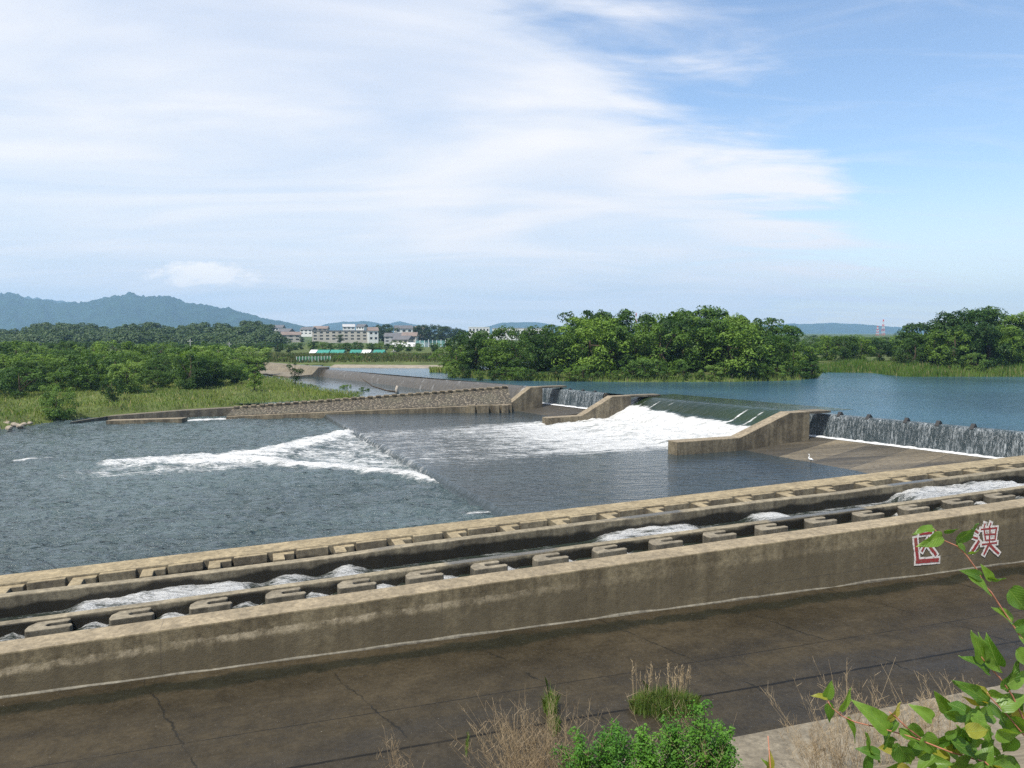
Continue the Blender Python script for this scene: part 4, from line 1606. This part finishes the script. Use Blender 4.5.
house(343, 430, zat(340.5, 430), 34, 5.2, 9, 'cream', 'roof', 'long cream apartment block with dark roof across the river', 'apartment_block', 0.08, False, None, 3, 10, 'apartment block')
house(373.5, 405, zat(341, 405), 5, 5.4, 7, 'white', 'roofb', 'tall bright white gabled house right of the long apartment block', rz=.3, group=None, cols=2)
town = [(283, 470, 338.5, 8, 4.2, 'white', 'roof', 'white house at the foot of the wooded hill'),
        (277, 500, 334, 7, 4, 'white', 'roof', 'small white house high beside the wooded hill'),
        (291, 455, 341, 11, 3.6, 'cream', 'roofb', 'low cream building left of the apartment block'),
        (306, 520, 334.5, 9, 3.2, 'white', 'roof', 'white roofed house left behind the apartment block'),
        (320, 540, 333, 10, 3, 'cream', 'roofb', 'cream house behind the left end of the apartment block'),
        (349, 540, 332.5, 8, 4, 'white', 'greyw', 'white house rising behind the middle of the apartment block'),
        (360, 540, 332.5, 6, 4, 'white', 'roof', 'narrow white house rising behind the right end of the apartment block'),
        (393, 390, 342.5, 9, 3.0, 'greyw', 'roof', 'grey hip roofed house right of the white gabled house'),
        (404, 450, 338, 10, 5.5, 'white', 'roof', 'white house between the two dark tree clumps'),
        (400, 360, 346.5, 8, 3.2, 'cream', 'roof', 'low cream house in front of the grey house'),
        (409, 370, 345.5, 7, 4.5, 'cream', 'roofb', 'cream house just left of the golf net'),
        (412, 340, 351.0, 16, 1.8, 'greyw', 'white', 'long low white roofed shed beside the golf net'),
        (418, 480, 335, 8, 3.6, 'cream', 'roofb', 'brown roofed house above the golf net'),
        (331, 470, 341, 7, 3, 'greyw', 'roofb', 'small grey house in front of the apartment block')]
for i, (px, d, y, w_, h_, wm, rm, lab) in enumerate(town):
    house(px, d, zat(y, d), w_, h_, 7, wm, rm, lab, rz=(i % 3 - 1) * .25, cols=3)
house(479, 520, zat(338, 520), 14, 7, 12, 'white', 'white', 'white flat roofed building left above the island grove', 'building', 0, False, None, 2, 6, 'building')
house(520, 560, zat(338, 560), 40, 6.8, 14, 'white', 'greyw', 'long pale factory behind the island grove', 'factory', 0, False, None, 1, 12, 'factory')

# green roofed sheds on the far bank
for px, wd_, rm, lab in ((312, 6, 'white', 'white ended shed at the left of the green roofed row'), (322, 12, 'greenroof', 'leftmost green roofed shed beyond the levee'), (336, 14, 'greenroof', 'second green roofed shed from the left'),
                         (355, 12, 'greenroof', 'green roofed shed left of the white roofed one'), (365, 9, 'white', 'white roofed shed between two green roofed sheds'), (378, 11, 'greenroof', 'rightmost green roofed shed beyond the levee')):
    d = 232
    p = at(px, d, zat(356.5, d)); w_ = wd_ * d / F * .9
    r = empty('shed', p, lab, 'shed', 'sheds beyond the levee')
    mb = MB(); mb.box((p.x, p.y + 2.5, p.z - 1), w_, 5, 2.0); mb.build('wall', M['white'], r)
    mb = MB(); mb.loft([[Vector((p.x + s * (w_ / 2 + .2), p.y + yy, p.z + zz)) for yy, zz in ((-.4, 1.0), (5.4, 1.0), (2.6, 2.0))] for s in (-1, 1)]); mb.build('roof', M[rm], r)

# green mesh fence
p0, p1 = at(296, 168, 2.6), at(330, 172, 2.6)
gf = empty('mesh_fence', p0.lerp(p1, .5), 'low green mesh fence on the far bank', 'fence')
for i in range(12):
    p = p0.lerp(p1, i / 11)
    mb = MB(); mb.box((p.x, p.y, p.z - .6), .10, .10, 1.9); mb.build('post', M['steel'], gf)
mb = MB()
for k in range(60):
    p = p0.lerp(p1, k / 59)
    mb.box((p.x, p.y + .07, p.z - .3), .06, .02, 1.45)
for k in range(14):
    q0 = p0 + Vector((0, .09, -.3 + k * .11)); q1 = p1 + Vector((0, .09, -.3 + k * .11))
    mb.loft([[q + Vector((0, dy, dz)) for dy, dz in ((0, 0), (.02, 0), (.02, .065), (0, .065))] for q in (q0, q1)])
mb.build('mesh_panel', M['greenfence'], gf)

# golf practice net
d = 330
g = empty('golf_net', at(436, d, zat(351, d)), 'teal golf practice net strung between tall pale posts', 'net')
for i, px in enumerate((415.5, 420, 424.5, 428.5, 432.5, 436.5, 441, 445.5)):
    p = at(px, d + (i % 2) * 2, zat(352, d)); mb = MB(); mb.tube([p, p + Vector((0, 0, zat(339.3 + (i % 3) * .5, d) - p.z))], .22, .16, 6); mb.build('post', M['steel'], g)
for x0, x1, m_ in ((415.5, 424.5, 'net'), (424.5, 436.5, 'netdark'), (436.5, 445.5, 'net')):
    mb = MB()
    z0, z1 = zat(350.5, d), zat(340.6, d)
    a, b = at(x0, d + 2.4, 0), at(x1, d + 2.4, 0)
    nb = 26
    for k in range(nb):
        zz = z0 + (z1 - z0) * k / nb
        mb.loft([[Vector((q.x, q.y + dy, zz + dz)) for dy, dz in ((0, 0), (.05, 0), (.05, .12), (0, .12))] for q in (a, b)])
    nb = int((b.x - a.x) / .28)
    for k in range(nb + 1):
        x = a.x + (b.x - a.x) * k / nb
        mb.box((x, a.y + .1, z0), .13, .04, z1 - z0)
    mb.build('net_panel', M[m_], g)


# lattice masts and poles
def mast(px, d, ytop, zb, wb, label):
    p = at(px, d, zb); h = zat(ytop, d) - zb
    r = empty('lattice_mast', p, label, 'tower', 'red and white masts on the skyline')
    n = 7
    for i in range(n):
        z0, z1 = h * i / n, h * (i + 1) / n
        w0, w1 = wb * (1 - .8 * i / n), wb * (1 - .8 * (i + 1) / n)
        mb = MB()
        cs = [(-1, -1), (1, -1), (1, 1), (-1, 1)]
        for k in range(4):
            a, b = cs[k], cs[(k + 1) % 4]
            mb.tube([p + Vector((a[0] * w0 / 2, a[1] * w0 / 2, z0)), p + Vector((a[0] * w1 / 2, a[1] * w1 / 2, z1))], .2, .18, 4)
            mb.tube([p + Vector((a[0] * w0 / 2, a[1] * w0 / 2, z0)), p + Vector((b[0] * w1 / 2, b[1] * w1 / 2, z1))], .10, .10, 4)
            mb.tube([p + Vector((a[0] * w1 / 2, a[1] * w1 / 2, z1)), p + Vector((b[0] * w1 / 2, b[1] * w1 / 2, z1))], .10, .10, 4)
        mb.build('mast_section', M['red' if i % 2 == 0 else 'white'], r)
    return r


mast(883, 1100, 319.5, 5, 4, 'taller red and white lattice mast behind the right bank trees')
mast(877.5, 1100, 326, 5, 3.4, 'shorter red and white lattice mast left of the taller one')
mast(636, 1100, 313, 5, 3.4, 'thin red and white mast above the island grove')
for px, d, y0, y1, lab in ((171, 215, 344, 356, 'pale utility pole left above the thicket'), (190, 215, 339, 356, 'tall dark utility pole above the thicket'), (229, 240, 342, 356, 'utility pole with crossarm near the hill foot'),
                           (32, 200, 343, 356, 'utility pole at the far left of the thicket'), (46, 200, 350, 358, 'short pole at the far left of the thicket'), (393.5, 232, 349, 358, 'pole beside the rightmost green roofed shed')):
    p = at(px, d, zat(y1, d) - 1)
    r = empty('utility_pole', p, lab, 'pole', 'utility poles')
    mb = MB(); mb.tube([p, Vector((p.x, p.y, zat(y0, d)))], .16, .11, 8); mb.build('pole', M['pole'], r)
    mb = MB(); mb.box((p.x, p.y - .15, zat(y0, d) - .7), 1.5, .1, .12); mb.build('crossarm', M['pole'], r)

# rubble at the left shore
for i, (px, y, s_) in enumerate(((2, 421, .55), (7, 424, .4), (11, 420, .5), (15, 425, .35), (5, 418, .4), (-6, 423, .6), (18, 421, .3), (24, 424, .25), (9, 428, .3), (-4, 429, .35), (30, 423, .22), (20, 426, .3))):
    p = P(px, y, -.1)
    bm = bmesh.new(); bmesh.ops.create_icosphere(bm, subdivisions=2, radius=1)
    for v in bm.verts:
        v.co *= 1 + .3 * mnoise.noise(v.co * 1.2 + Vector((i * 7, 0, 0)))
        v.co.z *= .65
        v.co = v.co * s_ * 1.2
    me = bpy.data.meshes.new('boulder'); bm.to_mesh(me); bm.free()
    tag(link('boulder', me, M['stone'], loc=p), 'brown boulder in the rubble at the far left shore', 'boulder', 'boulders on the left shore')

# drift log and stump behind the revetment
p = at(388, 106, .75)
r = empty('driftwood', p, 'bleached stump and dark branch stranded behind the revetment', 'driftwood')
mb = MB(); mb.tube([p + Vector((1.2, 0, -.3)), p + Vector((1.1, 0, .5)), p + Vector((1.2, .1, .95))], .26, .17, 8); mb.build('stump', M['drift'], r, smooth=True)
mb = MB(); mb.tube([p + Vector((1.2, 0, .1)), p + Vector((-.4, .2, .3)), p + Vector((-2.2, .1, .9)), p + Vector((-3.6, 0, 1.9))], .14, .05, 6); mb.build('branch', M['bark'], r, smooth=True)


# ------------------------------------------------------------------ foreground bushes, dry grass, tufts
def leafy_bush(p, h, w, n, leaf, mat, label, name='bush', stems=10):
    r = empty(name, p, label, 'bush')
    lobes = []
    mb = MB()
    for i in range(stems):
        a = random.uniform(0, 6.283); q = math.sqrt(random.random()) * w * .5
        hh = h * (1 - .45 * (q / (w * .5)) ** 2) * random.uniform(.62, 1.06)
        t = p + Vector((q * math.cos(a), q * math.sin(a), hh))
        mb.tube([p + Vector((q * .3 * math.cos(a), q * .3 * math.sin(a), 0)), p.lerp(t, .6) + Vector((0, 0, .1)), t], .012, .004, 5)
        for k in range(11):
            f = 1 - k * .075
            c = p.lerp(t, f)
            lobes.append(((c.x + random.gauss(0, .05), c.y + random.gauss(0, .05), c.z), random.uniform(.11, .2) * (1.0 if k else .7)))
    mb.build('stem', M['bark'], r)
    Q = []
    for c, rr_ in lobes:
        m_ = n
        dd = rnd_dirs(m_)
        pp = np.array(c) + dd * (rr_ * RNG.uniform(.35, 1.15, m_) ** .7)[:, None]
        nn = dd * .5 + rnd_dirs(m_) * .6 + np.array([0, -.2, .7]); nn /= np.linalg.norm(nn, axis=1)[:, None]
        Q.append(leaf_quads(pp, nn, leaf * RNG.uniform(.6, 1.25, m_), .62))
    o = link('leaves', quads_mesh('leaves', np.concatenate(Q)), mat, r)
    return r


def gz(b, a=4): return max(zfloor(a) + .33, bank_z(b)) if b < 15.7 else zfloor(a)


def ground_at(px, d):
    p = at(px, d, 0)
    return Vector((p.x, p.y, gz(p.dot(UB), p.dot(UA)) - .05))


for px, d, ytop, w_, st, lab in ((604, 15.2, 722, 1.7, 28, 'bright leafy bush left of the gap at the bottom edge'), (655, 15.0, 735, .95, 13, 'low bright bush between two taller ones at the bottom edge'), (712, 15.6, 712, 1.3, 24, 'rounded bright bush right of the gap at the bottom edge'), (685, 15.3, 726, .9, 12, 'small bright bush beside the rounded one at the bottom edge')):
    g_ = ground_at(px, d)
    leafy_bush(g_, zat(ytop, d) - g_.z, w_, 36, .062, M['bushleaf'], lab, stems=st)


def straw(px0, px1, d, ytop, n, label, mat='dry', spread=.5, curve=.3, name='dry_grass', r0=.0042, branch=True):
    r0 = min(r0, .0042); n = int(n * 1.5)
    ps = [ground_at(random.uniform(px0, px1), d + random.uniform(-spread, spread)) for _ in range(n)]
    c = sum(ps, Vector()) / n
    r = empty(name, c, label, 'dry grass')
    mb = MB()
    for p in ps:
        hh = (zat(ytop, d) - p.z) * random.uniform(.55, 1.02)
        ln = Vector((random.gauss(-.15, .3), random.gauss(0, .25), 1)) * hh
        q = p + ln; m_ = p.lerp(q, .5) + Vector((random.gauss(0, .04), 0, 0))
        mb.tube([p, m_, q], r0, r0 * .4, 3)
        if branch:
            for k in range(9):
                f = random.uniform(.4, .98)
                b0 = p.lerp(q, f)
                b1 = b0 + Vector((random.gauss(0, .09), random.gauss(0, .09), random.uniform(.04, .20)))
                mb.tube([b0, b1], r0 * .8, r0 * .45, 3)
    o = mb.build('stalks', M[mat], r)
    return r


straw(512, 586, 15.6, 718, 150, 'tall tan dry grass left of the bright bushes')
straw(394, 408, 15.6, 752, 14, 'few dry stalks poking up at the bottom edge')
straw(655, 668, 15.8, 722, 12, 'dry stalks between the bright bushes')
straw(708, 722, 15.8, 700, 16, 'dry seed stalks above the rounded bright bush')
straw(838, 885, 15.9, 676, 34, 'thin dry weeds on the ledge behind the left knotweed shoot', r0=.006)
straw(890, 960, 15.9, 712, 45, 'dry weeds on the ledge left of the big leaves', r0=.006)
straw(935, 1000, 16.0, 690, 40, 'sparse dry weeds on the ledge behind the big leaves', r0=.005)
straw(820, 860, 15.6, 735, 40, 'short straw at the edge of the ledge', r0=.006)


def grass_tuft(px0, px1, py, n, hmin, hmax, label, w=.007, dryf=.2, name='grass_tuft', seedheads=()):
    zf = zfloor(P((px0 + px1) / 2, py, -1.4).dot(UA)) - .04
    c = P((px0 + px1) / 2, py, zf)
    r = empty(name, c, label, 'grass tuft')
    x0, x1 = P(px0, py, zf).x, P(px1, py, zf).x
    pts = []; hts = []
    for i in range(n):
        t = random.random()
        e = math.sin(math.pi * t) ** .5
        pts.append((x0 + (x1 - x0) * t, c.y + random.gauss(0, .25) * e, zf - .03)); hts.append(random.uniform(hmin, hmax) * (.55 + .45 * e) * (.8 + .5 * abs(fb(t * 6, 3))))
    pts = np.array(pts); hts = np.array(hts); a = RNG.uniform(0, 6.283, n)
    side = np.stack([np.cos(a), np.sin(a), np.zeros(n)], 1) * (w * RNG.uniform(.6, 1.3, n))[:, None]
    b = RNG.uniform(0, 6.283, n); l = .6 * RNG.uniform(.1, 1, n) * hts
    mid_ = pts + np.stack([np.cos(b) * l * .3, np.sin(b) * l * .3, hts * .7], 1)
    tip = pts + np.stack([np.cos(b) * l, np.sin(b) * l, hts * .9], 1)
    V = np.stack([pts - side, pts + side, mid_ + side * .7, tip, mid_ - side * .7], 1)
    link('blades', quads_mesh('blades', V, 5), M['tuft'], r)
    if seedheads:
        mb = MB()
        for sx, k in seedheads:
            for j in range(k):
                p = P(sx + random.gauss(0, 5), py - 3, zf); hh = random.uniform(.8, 1.25)
                q = p + Vector((random.gauss(0, .12), random.gauss(0, .1), hh))
                mb.tube([p, q], .006, .004, 3)
                for z in range(6):
                    b0 = p.lerp(q, random.uniform(.6, 1)); mb.tube([b0, b0 + Vector((random.gauss(0, .035), random.gauss(0, .03), .07))], .006, .004, 3)
        mb.build('seed_heads', M['dry'], r)
    return r


grass_tuft(630, 699, 709, 4200, .35, .75, 'wide green tuft with dry seed stalks standing in the wet channel', seedheads=((648, 12), (678, 26), (636, 4)))
grass_tuft(544, 557, 712, 420, .4, .8, 'narrow green weed rooted in a channel joint')
grass_tuft(548, 560, 726, 240, .2, .42, 'small weed just in front of the narrow channel weed')
grass_tuft(466, 468.5, 745, 140, .08, .2, 'tiny grey weed on the wet channel floor')


# ------------------------------------------------------------------ knotweed by the camera
rleaf = random.Random(11)


def kleaf(base, tip, wpx, d, roll=0.0, dd=0.0, cup=.25, curl=.15, yel=False):
    b = D(base[0], base[1], d); t = D(tip[0], tip[1], d + dd)
    ax = t - b; L = ax.length; ax.normalize()
    view = (CAM - b).normalized()
    nrm = (view - ax * view.dot(ax)).normalized()
    nrm = (Matrix.Rotation(roll, 3, ax) @ nrm).normalized()
    sd = ax.cross(nrm).normalized()
    W = wpx / F * d * 1.03
    cup = rleaf.uniform(.15, .6); curl = rleaf.uniform(-.05, .5); wav = rleaf.uniform(.02, .07)
    prof = [(0, .0), (.03, .30), (.10, .44), (.22, .5), (.38, .47), (.55, .38), (.72, .25), (.86, .12), (.95, .04), (1, 0)]
    vs = []; uv = []; fs = []
    n = len(prof)
    for (u, h) in prof:
        off = -.10 * L * (1 - ((u - .0) / .12)) if u < .12 and h > 0 else 0
        for s_ in (-1, -.5, 0, .5, 1):
            wv = s_ * h * W * 2 * .5
            z = abs(s_) * h * W * cup - curl * L * (u ** 2) * .6 + wav * L * math.sin(u * 9 + s_ * 3) * abs(s_)
            x = u * L + off * abs(s_) * .6
            vs.append(b + ax * x + sd * wv + nrm * z)
            uv.append((u, s_ * h * 2))
    for i in range(n - 1):
        for j in range(4):
            fs.append((i * 5 + j, i * 5 + j + 1, (i + 1) * 5 + j + 1, (i + 1) * 5 + j))
    return vs, fs, uv, yel


def knotweed(label, stems, leaves, root_px):
    loc = Vector(stems[0][0])
    r = empty('knotweed', loc, label, 'plant', 'knotweed shoots beside the camera')
    mb = MB()
    for st, a, b in [(s_, .0045, .002) for s_ in stems]: mb.tube(st, a, b, 6)
    mb.build('stem', M['stem'], r, smooth=True)
    V = []; Fc = []; UV = []; mi = []
    for vs, fs, uv, yel in leaves:
        o_ = len(V); V += vs; UV += uv
        Fc += [tuple(i + o_ for i in f) for f in fs]; mi += [int(yel)] * len(fs)
    me = mesh('leaves', V, Fc, True)
    me.polygons.foreach_set('material_index', mi)
    lay = me.uv_layers.new(name='leaf')
    for l in me.loops: lay.data[l.index].uv = UV[l.vertex_index]
    link('leaves', me, [M['knot'], M['knot_old']], r)


def gnd(px, d):
    p = at(px, d, 0); return Vector((p.x, p.y, bank_z(p.dot(UB)) - .05))


K = kleaf
d1 = 3.3
stem1 = [gnd(1075, 3.1), D(1075, 900, 3.15), D(1068, 760, 3.2), D(1040, 670, 3.25), D(1019, 634, d1), D(1004, 612, d1), D(991, 592, d1), D(986, 587, d1), D(977, 570, d1), D(967, 556, d1), D(957, 546, d1), D(943, 540, d1), D(937, 532, d1), D(933, 528, d1)]
l1 = [K((933, 527.5), (913, 532.5), 9, d1, .5, -.02), K((942, 536), (920, 547), 14, d1, -.35, -.05, yel=False), K((956, 541), (984, 526), 15, d1, .9, .05), K((944, 531), (959, 529), 7, d1, 1.0),
      K((958, 543), (970, 554), 7, d1, -.8), K((968, 553), (982, 553), 6, d1, 1.1), K((981, 577), (963, 570), 11, d1, .4, -.03), K((968, 573), (995, 594), 16, d1, -1.0, -.05), K((992, 580), (981, 564), 9, d1, .3),
      K((987, 578), (1007, 581), 7, d1, 1.0), K((1009, 590), (1030, 612), 22, d1, -.4), K((1012, 622), (994, 606), 15, d1, 1.0), K((1014, 628), (1040, 618), 14, d1, .4), K((1018, 634), (1040, 650), 18, d1, -.7)]
knotweed('tall knotweed shoot arching across the painted wall at the right edge', [stem1], l1, 0)
d2 = 3.05
stem2 = [gnd(1055, 2.9), D(1055, 900, 2.95), D(1045, 780, 3.0), D(1028, 740, d2), D(1008, 716, d2), D(990, 697, d2), D(987, 692, d2)]
stem2b = [D(1035, 755, d2), D(1024, 720, d2), D(1012, 695, d2), D(1000, 678, d2), D(985, 662, d2), D(980, 655, d2)]
l2 = [K((985, 662), (971, 630), 17, d2, .45), K((986, 662), (986, 634), 10, d2, 1.2), K((998, 665), (985, 637), 20, d2, -.35), K((989, 672), (966, 652), 16, d2, 1.1), K((984, 661), (1005, 673), 12, d2, -.5),
      K((1007, 684), (1030, 672), 16, d2, .5), K((988, 701), (956, 681), 17, d2, .3, -.05), K((986, 703), (962, 697), 11, d2, -1.0, yel=True), K((988, 692), (1008, 697), 10, d2, .7), K((1000, 708), (1030, 692), 18, d2, -.3),
      K((987, 705), (1014, 725), 15, d2, -.9), K((1010, 717), (1035, 735), 20, d2, .6), K((1004, 690), (1022, 660), 15, d2, .8), K((1016, 650), (1030, 668), 16, d2, -.6), K((990, 695), (978, 684), 6, d2, .8, yel=True)]
rk = random.Random(3)
for i in range(60):
    bx, by = rk.uniform(945, 1035), rk.uniform(705, 795)
    an = rk.uniform(0, 6.283); ln = rk.uniform(18, 30)
    l2.append(K((bx, by), (bx + ln * math.cos(an), by + ln * .75 * math.sin(an)), rk.uniform(12, 19), d2 + rk.uniform(-.1, .35), rk.uniform(-1.1, 1.1), rk.uniform(-.08, .08), yel=rk.random() < .08))
knotweed('bushy knotweed with broad sunlit leaves in the lower right corner', [stem2, stem2b], l2, 0)
d3 = 3.0
stem3 = [gnd(1030, 2.8), D(1040, 900, 2.9), D(1015, 790, 2.95), D(985, 762, d3), D(950, 752, d3), D(915, 738, d3), D(880, 728, d3), D(855, 722, d3), D(842, 716, d3), D(832, 708, d3), D(827, 700, d3)]
stem3b = [D(925, 742, d3), D(905, 726, d3), D(895, 716, d3), D(889, 712, d3)]
l3 = [K((827, 699), (832, 680), 11, d3, .3), K((840, 711), (852, 688), 10, d3, .9), K((828, 703), (832, 725), 10, d3, -.4), K((827, 698), (812, 694), 7, d3, .6, yel=True), K((888, 730), (858, 701), 20, d3, .35),
      K((846, 719), (861, 743), 11, d3, -1.0), K((898, 722), (879, 746), 19, d3, 1.1), K((889, 721), (903, 704), 9, d3, .8, yel=True), K((932, 719), (913, 705), 14, d3, .3), K((899, 732), (925, 743), 12, d3, -.7),
      K((910, 724), (927, 741), 12, d3, .2), K((923, 736), (942, 757), 20, d3, -.2), K((899, 746), (912, 766), 22, d3, .3), K((867, 733), (871, 764), 10, d3, 1.2), K((950, 739), (981, 762), 22, d3, -1.0),
      K((945, 736), (962, 730), 11, d3, .7), K((880, 755), (858, 747), 13, d3, .4), K((868, 755), (862, 782), 13, d3, -.8), K((935, 757), (915, 775), 16, d3, .8), K((897, 768), (915, 772), 13, d3, .2, yel=True), K((955, 716), (977, 714), 13, d3, .35)]
for i in range(26):
    bx, by = rk.uniform(885, 985), rk.uniform(738, 795)
    an = rk.uniform(0, 6.283); ln = rk.uniform(18, 30)
    l3.append(K((bx, by), (bx + ln * math.cos(an), by + ln * .75 * math.sin(an)), rk.uniform(12, 19), d3 + rk.uniform(.0, .35), rk.uniform(-1.1, 1.1), rk.uniform(-.08, .08), yel=rk.random() < .1))
knotweed('low knotweed shoot reaching left over the ledge', [stem3, stem3b], l3, 0)
# lone leaf shoot at the bottom edge
d4 = 3.0
knotweed('single yellow green shoot tip at the bottom edge', [[gnd(790, 2.6), D(780, 900, 2.8), D(771, 775, d4), D(768, 736, d4)]], [K((769, 772), (771, 750), 9, d4, .6, yel=True), K((769, 770), (762, 758), 6, d4, 1.0)], 0)

# ------------------------------------------------------------------ haze
mb = MB(); mb.box((0, 2400, -5.2), 13000, 7400, 300)
hz = NT('haze_air')
vol = hz.n('VolumePrincipled', {'Color': (.45, .70, 1.0, 1), 'Density': .00018, 'Anisotropy': .25})
hz.t.links.new(vol.outputs[0], hz.out.inputs['Volume'])
o = mb.build('haze', hz.mat); tag(o, 'pale summer haze over the river plain', None, None, 'stuff')

# ------------------------------------------------------------------ sky, sun, camera
SUN = Vector((-.30, -.42, 1.0)).normalized()
el = math.asin(SUN.z); az = math.atan2(SUN.x, SUN.y)
w = bpy.data.worlds.new('World'); sc.world = w; w.use_nodes = True
nt = w.node_tree; nt.nodes.clear()


class WN_(NT):
    def __init__(s): s.t = nt


g = WN_()
sky = g.n('TexSky', sky_type='NISHITA', sun_disc=False, sun_elevation=el, sun_rotation=az, altitude=60, air_density=1.0, dust_density=.3, ozone_density=1.6)
dirv = g.n('TexCoord').outputs['Generated']
sp = g.n('SeparateXYZ', {0: dirv})
X, Y, Z = sp.outputs
azd = g.math('MULTIPLY', g.math('ARCTAN2', X, Y), 57.2958)
eld = g.math('MULTIPLY', g.math('ARCSINE', Z), 57.2958)
zz = g.math('MAXIMUM', g.math('ADD', Z, .10), .03)
cu = g.n('CombineXYZ', {0: g.math('DIVIDE', X, zz), 1: g.math('DIVIDE', Y, zz)}).outputs[0]
wisp = g.noise(g.map(cu, (.62, 1.1, 1), (0, 0, R(24))), .85, 6, .50, 1.2)
fine = g.noise(g.map(cu, (.8, 2.2, 1), (0, 0, R(30))), 1.9, 8, .58, .9)
soft = g.noise(cu, .45, 4, .5)
edge = g.math('SUBTRACT', g.math('SUBTRACT', 27.0, g.math('MULTIPLY', eld, .82)), azd)       # >0 on the cloudy side
edge = g.math('ADD', edge, g.math('MULTIPLY', g.math('SUBTRACT', wisp, .5), 34))
edge = g.math('ADD', edge, g.math('MULTIPLY', g.math('SUBTRACT', fine, .5), 22))
m_ = g.mr(edge, -6.0, 8.0)
dens = g.math('MULTIPLY', m_, g.mr(g.math('ADD', g.math('MULTIPLY', wisp, .55), g.math('MULTIPLY', soft, .45)), .30, .62, .66, 1.0))
thin = g.math('MULTIPLY', g.mr(fine, .42, .75), .22)
low = g.math('MULTIPLY', g.mr(eld, 12, 0, 0, 1), .55)
dens = g.math('MAXIMUM', dens, thin)
# one small cumulus low on the left
gx = g.math('DIVIDE', g.math('ADD', azd, 21.8), 4.1)
gy = g.math('DIVIDE', g.math('SUBTRACT', eld, 4.0), .95)
rr_ = g.math('ADD', g.math('MULTIPLY', gx, gx), g.math('MULTIPLY', gy, gy))
cn = g.noise(g.map(dirv, (1, 1, 2.2)), 26, 7, .62)
cm = g.mr(g.math('ADD', g.math('SUBTRACT', 1.0, rr_), g.math('MULTIPLY', g.math('SUBTRACT', cn, .5), 3.4)), .05, .95)
SKY_S = .15
CW = (4.5, 4.62, 4.85)
col = g.mix(low, sky.outputs[0], (4.9, 4.35, 4.15))
col = g.mix(dens, col, g.mix(g.mr(g.math('ADD', g.math('MULTIPLY', wisp, .84), g.math('MULTIPLY', fine, .16)), .30, .68), (4.2, 4.5, 5.05), (5.45, 5.35, 5.45)))
col = g.mix(g.math('MULTIPLY', cm, .95), col, (6.6, 6.2, 5.9))
bg = g.n('Background', {'Color': col, 'Strength': SKY_S})
wo = nt.nodes.new('ShaderNodeOutputWorld'); nt.links.new(bg.outputs[0], wo.inputs['Surface'])

sun = bpy.data.lights.new('sun', 'SUN'); sun.energy = 5.0; sun.angle = R(.5); sun.color = (1, .95, .87)
so = bpy.data.objects.new('sun', sun); COL.objects.link(so)
so.rotation_euler = (-SUN).to_track_quat('-Z', 'Y').to_euler()
so.location = (0, 0, 60)

cam = bpy.data.cameras.new('camera'); co = bpy.data.objects.new('camera', cam); COL.objects.link(co)
cam.sensor_width = 36; cam.lens = 36 * F / 1024; cam.clip_start = .05; cam.clip_end = 30000
co.location = CAM; co.rotation_euler = (math.pi / 2 - PITCH, 0, 0)
sc.camera = co
sc.view_settings.view_transform = 'Standard'; sc.view_settings.look = 'None'
sc.view_settings.exposure = .38; sc.view_settings.gamma = 1
sc.cycles.use_denoising = False
sc.cycles.max_bounces = 6; sc.cycles.diffuse_bounces = 2; sc.cycles.glossy_bounces = 3; sc.cycles.transmission_bounces = 3
sc.cycles.volume_bounces = 1
sc.cycles.use_adaptive_sampling = True; sc.cycles.adaptive_threshold = .01
sc.cycles.sample_clamp_direct = 3.0; sc.cycles.sample_clamp_indirect = 3.0
sc.cycles.caustics_reflective = False; sc.cycles.caustics_refractive = False
